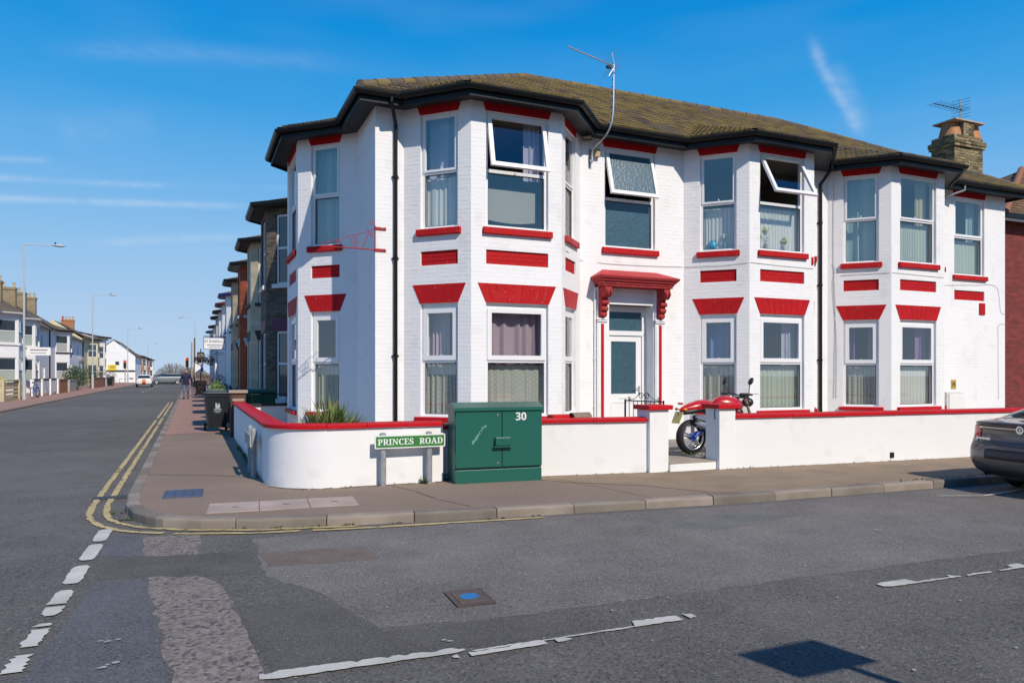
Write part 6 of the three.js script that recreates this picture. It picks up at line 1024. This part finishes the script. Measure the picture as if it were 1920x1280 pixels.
for (const [x, z, l] of [[-.35, -90, 'red traffic signal on the pavement behind the walking person'], [-8.1, -112, 'red traffic signal near the yellow signs']]) { const g = thing('traffic_signal', l, 'traffic light', [x, .1, z], 0, undefined, true); obj('pole', mb().cyl([x, .1, z], [x, 3.2, z], .06, .06, 10), leadGrey, g); obj('backing_board', mb().rbox(x, 2.85, z + .1, .55, 1.15, .03, .02), std([.66, .66, .66], .6), g); obj('head', mb().rbox(x, 2.85, z + .22, .3, .95, .2, .03), blackMatte, g); for (const [k, c] of [[0, [.9, .03, .03]], [1, [.03, .02, .01]], [2, [.01, .03, .02]]]) obj('lens', mb().geo(new THREE.CylinderGeometry(.11, .11, .03, 16), new THREE.Matrix4().makeTranslation(x, 3.15 - k * .3, z + .33).multiply(new THREE.Matrix4().makeRotationX(PI / 2))), k ? std(c, .2) : std(c, .3, { emissive: lin(.9, .03, .03), emissiveIntensity: .5 }), g); }
for (const [x, z, h, l] of [[.1, -88, 5.0, 'slim grey pole next to the taller dark pole'], [.38, -86, 5.4, 'taller dark pole beside the slim grey pole']]) single('utility_pole', mb().cyl([x, .1, z], [x, h, z], .10, .08, 10), h > 5.2 ? wood : std([.35, .34, .32], .8), [x, .1, z], l, 'pole');
{ const g = thing('pub_sign', 'pictorial pub sign on a post beyond the guest house', 'sign', [.9, .1, -78], 0, undefined, true); obj('post', mb().cyl([.9, .1, -78], [.9, 4.0, -78], .05, .05, 10), blackMatte, g); obj('board', mb().rbox(.9, 3.2, -77.95, .66, .95, .08, .02), blackMatte, g); obj('picture', mb().box(.65, 1.15, 2.82, 3.5, -77.908, -77.9), std([.40, .34, .22], .8, { map: rep(concTex, .7) }), g); obj('notice', mb().rbox(.75, 2.15, -77.95, .75, .95, .06, .02), whiteInk, g); obj('blue_panel', mb().box(.88, 1.12, 1.8, 2.5, -77.918, -77.91), std([.03, .12, .35], .6), g); }
// buildings closing the view
{
  const pub = thing('gabled_building', 'white gabled building with yellow signs at the end of the left terrace', 'building', [-11.5, 0, -146], 0, undefined, true), x0 = -15, x1 = -8.6, zf = -140, m = mb();
  const f = new Face(x0, zf, x1, zf); f.wall(m, 0, 6.4, 0, 4.6, [[.9, 1.5, 3.0, 3.6], [3.4, 4.0, 3.0, 3.6]], .1); m.tri([x0, 4.6, zf], [x1, 4.6, zf], [(x0 + x1) / 2, 7.2, zf]); m.quad([x1, 0, zf], [x1, 0, -156], [x1, 4.6, -156], [x1, 4.6, zf]); obj('wall', m, render, pub); for (const u of [.9, 3.4]) obj('window', (() => { const q = mb(); f.box(q, u, u + .6, 3.0, 3.6, -.1, -.05); return q; })(), farGlass, pub);
  obj('roof', mb().quad([x0 - .3, 4.45, zf + .2], [(x0 + x1) / 2, 7.3, zf + .2], [(x0 + x1) / 2, 7.3, -156], [x0 - .3, 4.45, -156]).quad([x1 + .3, 4.45, zf + .2], [x1 + .3, 4.45, -156], [(x0 + x1) / 2, 7.3, -156], [(x0 + x1) / 2, 7.3, zf + .2]), tileBrown, pub); obj('beam', mb().box(x0, x1, 1.9, 2.15, zf, zf + .08).box(x0, x0 + .15, 0, 4.6, zf, zf + .08), blackMatte, pub); obj('chimney', mb().box(-14.4, -13.6, 5.5, 7.9, -143, -142), std([.34, .14, .08], .9), pub);
  const yel = std([.78, .58, .02], .6); for (const [x, y, l] of [[-13.6, 2.75, 'square yellow sign on the white gabled building'], [-12.0, 2.6, 'wide yellow sign on the white gabled building']]) { const g = thing('yellow_sign', l, 'sign', [x, y - .5, zf + .12], 0, undefined, true); obj('board', mb().rbox(x, y, zf + .14, 1.25, .95, .08, .01), yel, g); obj('lettering', mb().box(x - .4, x + .4, y + .1, y + .22, zf + .182, zf + .188).box(x - .3, x + .3, y - .15, y - .07, zf + .182, zf + .188), std([.05, .05, .1], .6), g); }
  const rows = [[-156.1, -170, std([.42, .20, .11], .9), 'orange brick house beyond the white gabled building'], [-170.1, -182, std([.58, .52, .42], .85), 'cream house beyond the orange brick house far away'], [-182.1, -196, std([.40, .13, .09], .9), 'red brick house with white bay far down the main street'], [-196.1, -214, render, 'white house closing the left row far down the main street']];
  for (const [S, N, wall, label] of rows) terrace({ ...W0, wx: -9.6, bx: -8.6, z0: (S + N) / 2, S, N, label, wall, eave: 4.9, ridge: 6.7, levels: [[.9, 2.4], [3.2, 4.5]], gutter: blackMatte });
  for (const [x, z, r, h, l] of [[-3.8, -205, 4.2, 4.0, 'bare brown thicket closing the main street, the widest clump'], [.8, -212, 3.6, 3.2, 'bare brown thicket closing the main street, the lower clump']]) { const g = thing('bare_tree', l, 'tree', [x, 0, z]); const tr = mb(), tw = mb(); for (let i = 0; i < 6; i++) { const a = rr(0, 6.28), q = rr(.3, 1); tr.tube([[q * Math.cos(a) * .3, 0, q * Math.sin(a) * .3], [Math.cos(a) * r * .3, h * .5, Math.sin(a) * r * .3], [Math.cos(a) * r * .55, h, Math.sin(a) * r * .5]], .08, 5, true); } for (let i = 0; i < 6000; i++) { const a = rr(0, 6.283), q = Math.sqrt(rnd()) * r, y = h * .1 + rnd() * h * .95 * (1 - Math.pow(q / r, 2) * .6), X = Math.cos(a) * q, Z = Math.sin(a) * q, e = .5; tw.tri([X, y, Z], [X + rr(-e, e), y + rr(.1, e), Z + rr(-e, e)], [X + .03, y + .02, Z]); } obj('trunk', tr, wood, g); obj('twigs', tw, std([.17, .14, .105], .95), g); }
  single('roadside_bank', mb().box(-40, 40, 0, 1.1, -236, -222), std([.22, .17, .12], .95, { map: concTex }), [0, 0, -229], 'low brown brick wall closing the far end of the main street', 'wall');
}
// red brick neighbour at the right edge
{
  const g = thing('brick_house', 'red brick house with brown tiled roof beyond the end bay', 'house', [30, 0, -19], 0, undefined, true), f = new Face(24.6, -16, 37, -16), m = mb(), b = mb(), redB = () => { const k = rr(.75, 1.2); return [.25 * k, .035 * k, .028 * k]; };
  f.wall(m, 0, f.w, 0, 6.75, [[6, 7.2, 4, 5.8]], .1); m.quad([24.6, 0, -23.2], [24.6, 0, -16], [24.6, 6.75, -16], [24.6, 6.75, -23.2]); f.bricks(b, 0, f.w, .1, 6.7, [[6, 7.2, 4, 5.8]], { proud: .004, cols: redB }); obj('wall', m, mortarDark, g); obj('brickwork', b, brickVC, g).userData.kind = 'stuff'; farWindow(f, 6, 7.2, 4, 5.8, g);
  const rf = mb(); obj('gutter', mb().box(24.2, 37, 6.68, 6.82, -15.62, -15.5), blackPlastic, g); obj('fascia', mb().box(24.25, 37, 6.6, 6.78, -15.66, -15.62), whiteInk, g);
  const tl = mb(), A = new THREE.Vector3(24.2, 6.8, -15.55), S = new THREE.Vector3(1, 0, 0), T = new THREE.Vector3(0, .625, -.7806), Nn = new THREE.Vector3().crossVectors(S, T), bs = new THREE.Matrix4().makeBasis(S, T, Nn); for (let r = 0; r < 22; r++) for (let k = Math.ceil(r * TG / 5.14 * 7.3 / TW); k < 56; k++) { const q = rr(.75, 1.25), c = rnd() < .3 ? [.30 * q, .15 * q, .07 * q] : [.19 * q, .115 * q, .06 * q]; tl.geo(tileGeo, bs.clone().setPosition(A.clone().addScaledVector(S, k * TW).addScaledVector(T, r * TG)), c); }
  rf.quad([24.2, 6.78, -15.55], [37, 6.78, -15.55], [37, 10.0, -19.57], [31.5, 10.0, -19.57]).quad([24.2, 6.78, -23.6], [37, 6.78, -23.6], [37, 10.0, -19.57], [31.5, 10.0, -19.57]).tri([24.2, 6.78, -15.55], [24.2, 6.78, -23.6], [31.5, 10.0, -19.57]); const ro = obj('roof', rf, tileMats[0], g); obj('roof_tiles', tl, tileVC, ro).userData.kind = 'stuff'; obj('ridge_tiles', mb().cyl([31.5, 10.04, -19.57], [37, 10.04, -19.57], .12, .12, 8).cyl([24.2, 6.84, -15.55], [31.5, 10.04, -19.57], .12, .12, 8), std([.27, .11, .06], .9), ro);
}
// houses across the side road, behind the viewer: they are what the front windows mirror
{
  const g = thing('terraced_house', 'brown brick terraced house across the side road behind the viewer', 'house', [0, 0, 15.5], PI, 'brick houses across the side road'), brownW = std([.24, .13, .085], .9, { map: concTex }), f = new Face(-3.2, 0, 3.2, 0), m = mb();
  f.wall(m, 0, 6.4, 0, 6.2, [[.6, 2.0, .9, 2.6], [3.9, 4.8, .1, 2.3], [.6, 1.8, 3.7, 5.4], [3.9, 5.1, 3.7, 5.4]], .12); m.quad([-3.2, 0, 0], [-3.2, 0, -8], [-3.2, 6.2, -8], [-3.2, 6.2, 0]).quad([3.2, 0, 0], [3.2, 0, -8], [3.2, 6.2, -8], [3.2, 6.2, 0]); obj('wall', m, brownW, g);
  for (const [a, b, c, d] of [[.6, 2.0, .9, 2.6], [.6, 1.8, 3.7, 5.4], [3.9, 5.1, 3.7, 5.4]]) farWindow(f, a, b, c, d, g); obj('door', (() => { const q = mb(); f.box(q, 3.9, 4.8, .1, 2.3, -.12, -.06); return q; })(), std([.04, .12, .07], .4), g);
  obj('roof', mb().quad([-3.2, 6.15, .4], [3.2, 6.15, .4], [3.2, 8.6, -4], [-3.2, 8.6, -4]).quad([-3.2, 6.15, -8.4], [3.2, 6.15, -8.4], [3.2, 8.6, -4], [-3.2, 8.6, -4]).tri([-3.2, 6.15, .2], [-3.2, 6.15, -8.2], [-3.2, 8.55, -4]).tri([3.2, 6.15, .2], [3.2, 6.15, -8.2], [3.2, 8.55, -4]), tileBrown, g);
  for (const x of [6.45, 12.9, 19.35, 25.8]) dup(g, [x, 0, 15.5], PI);
}

renderer.render(scene, camera);
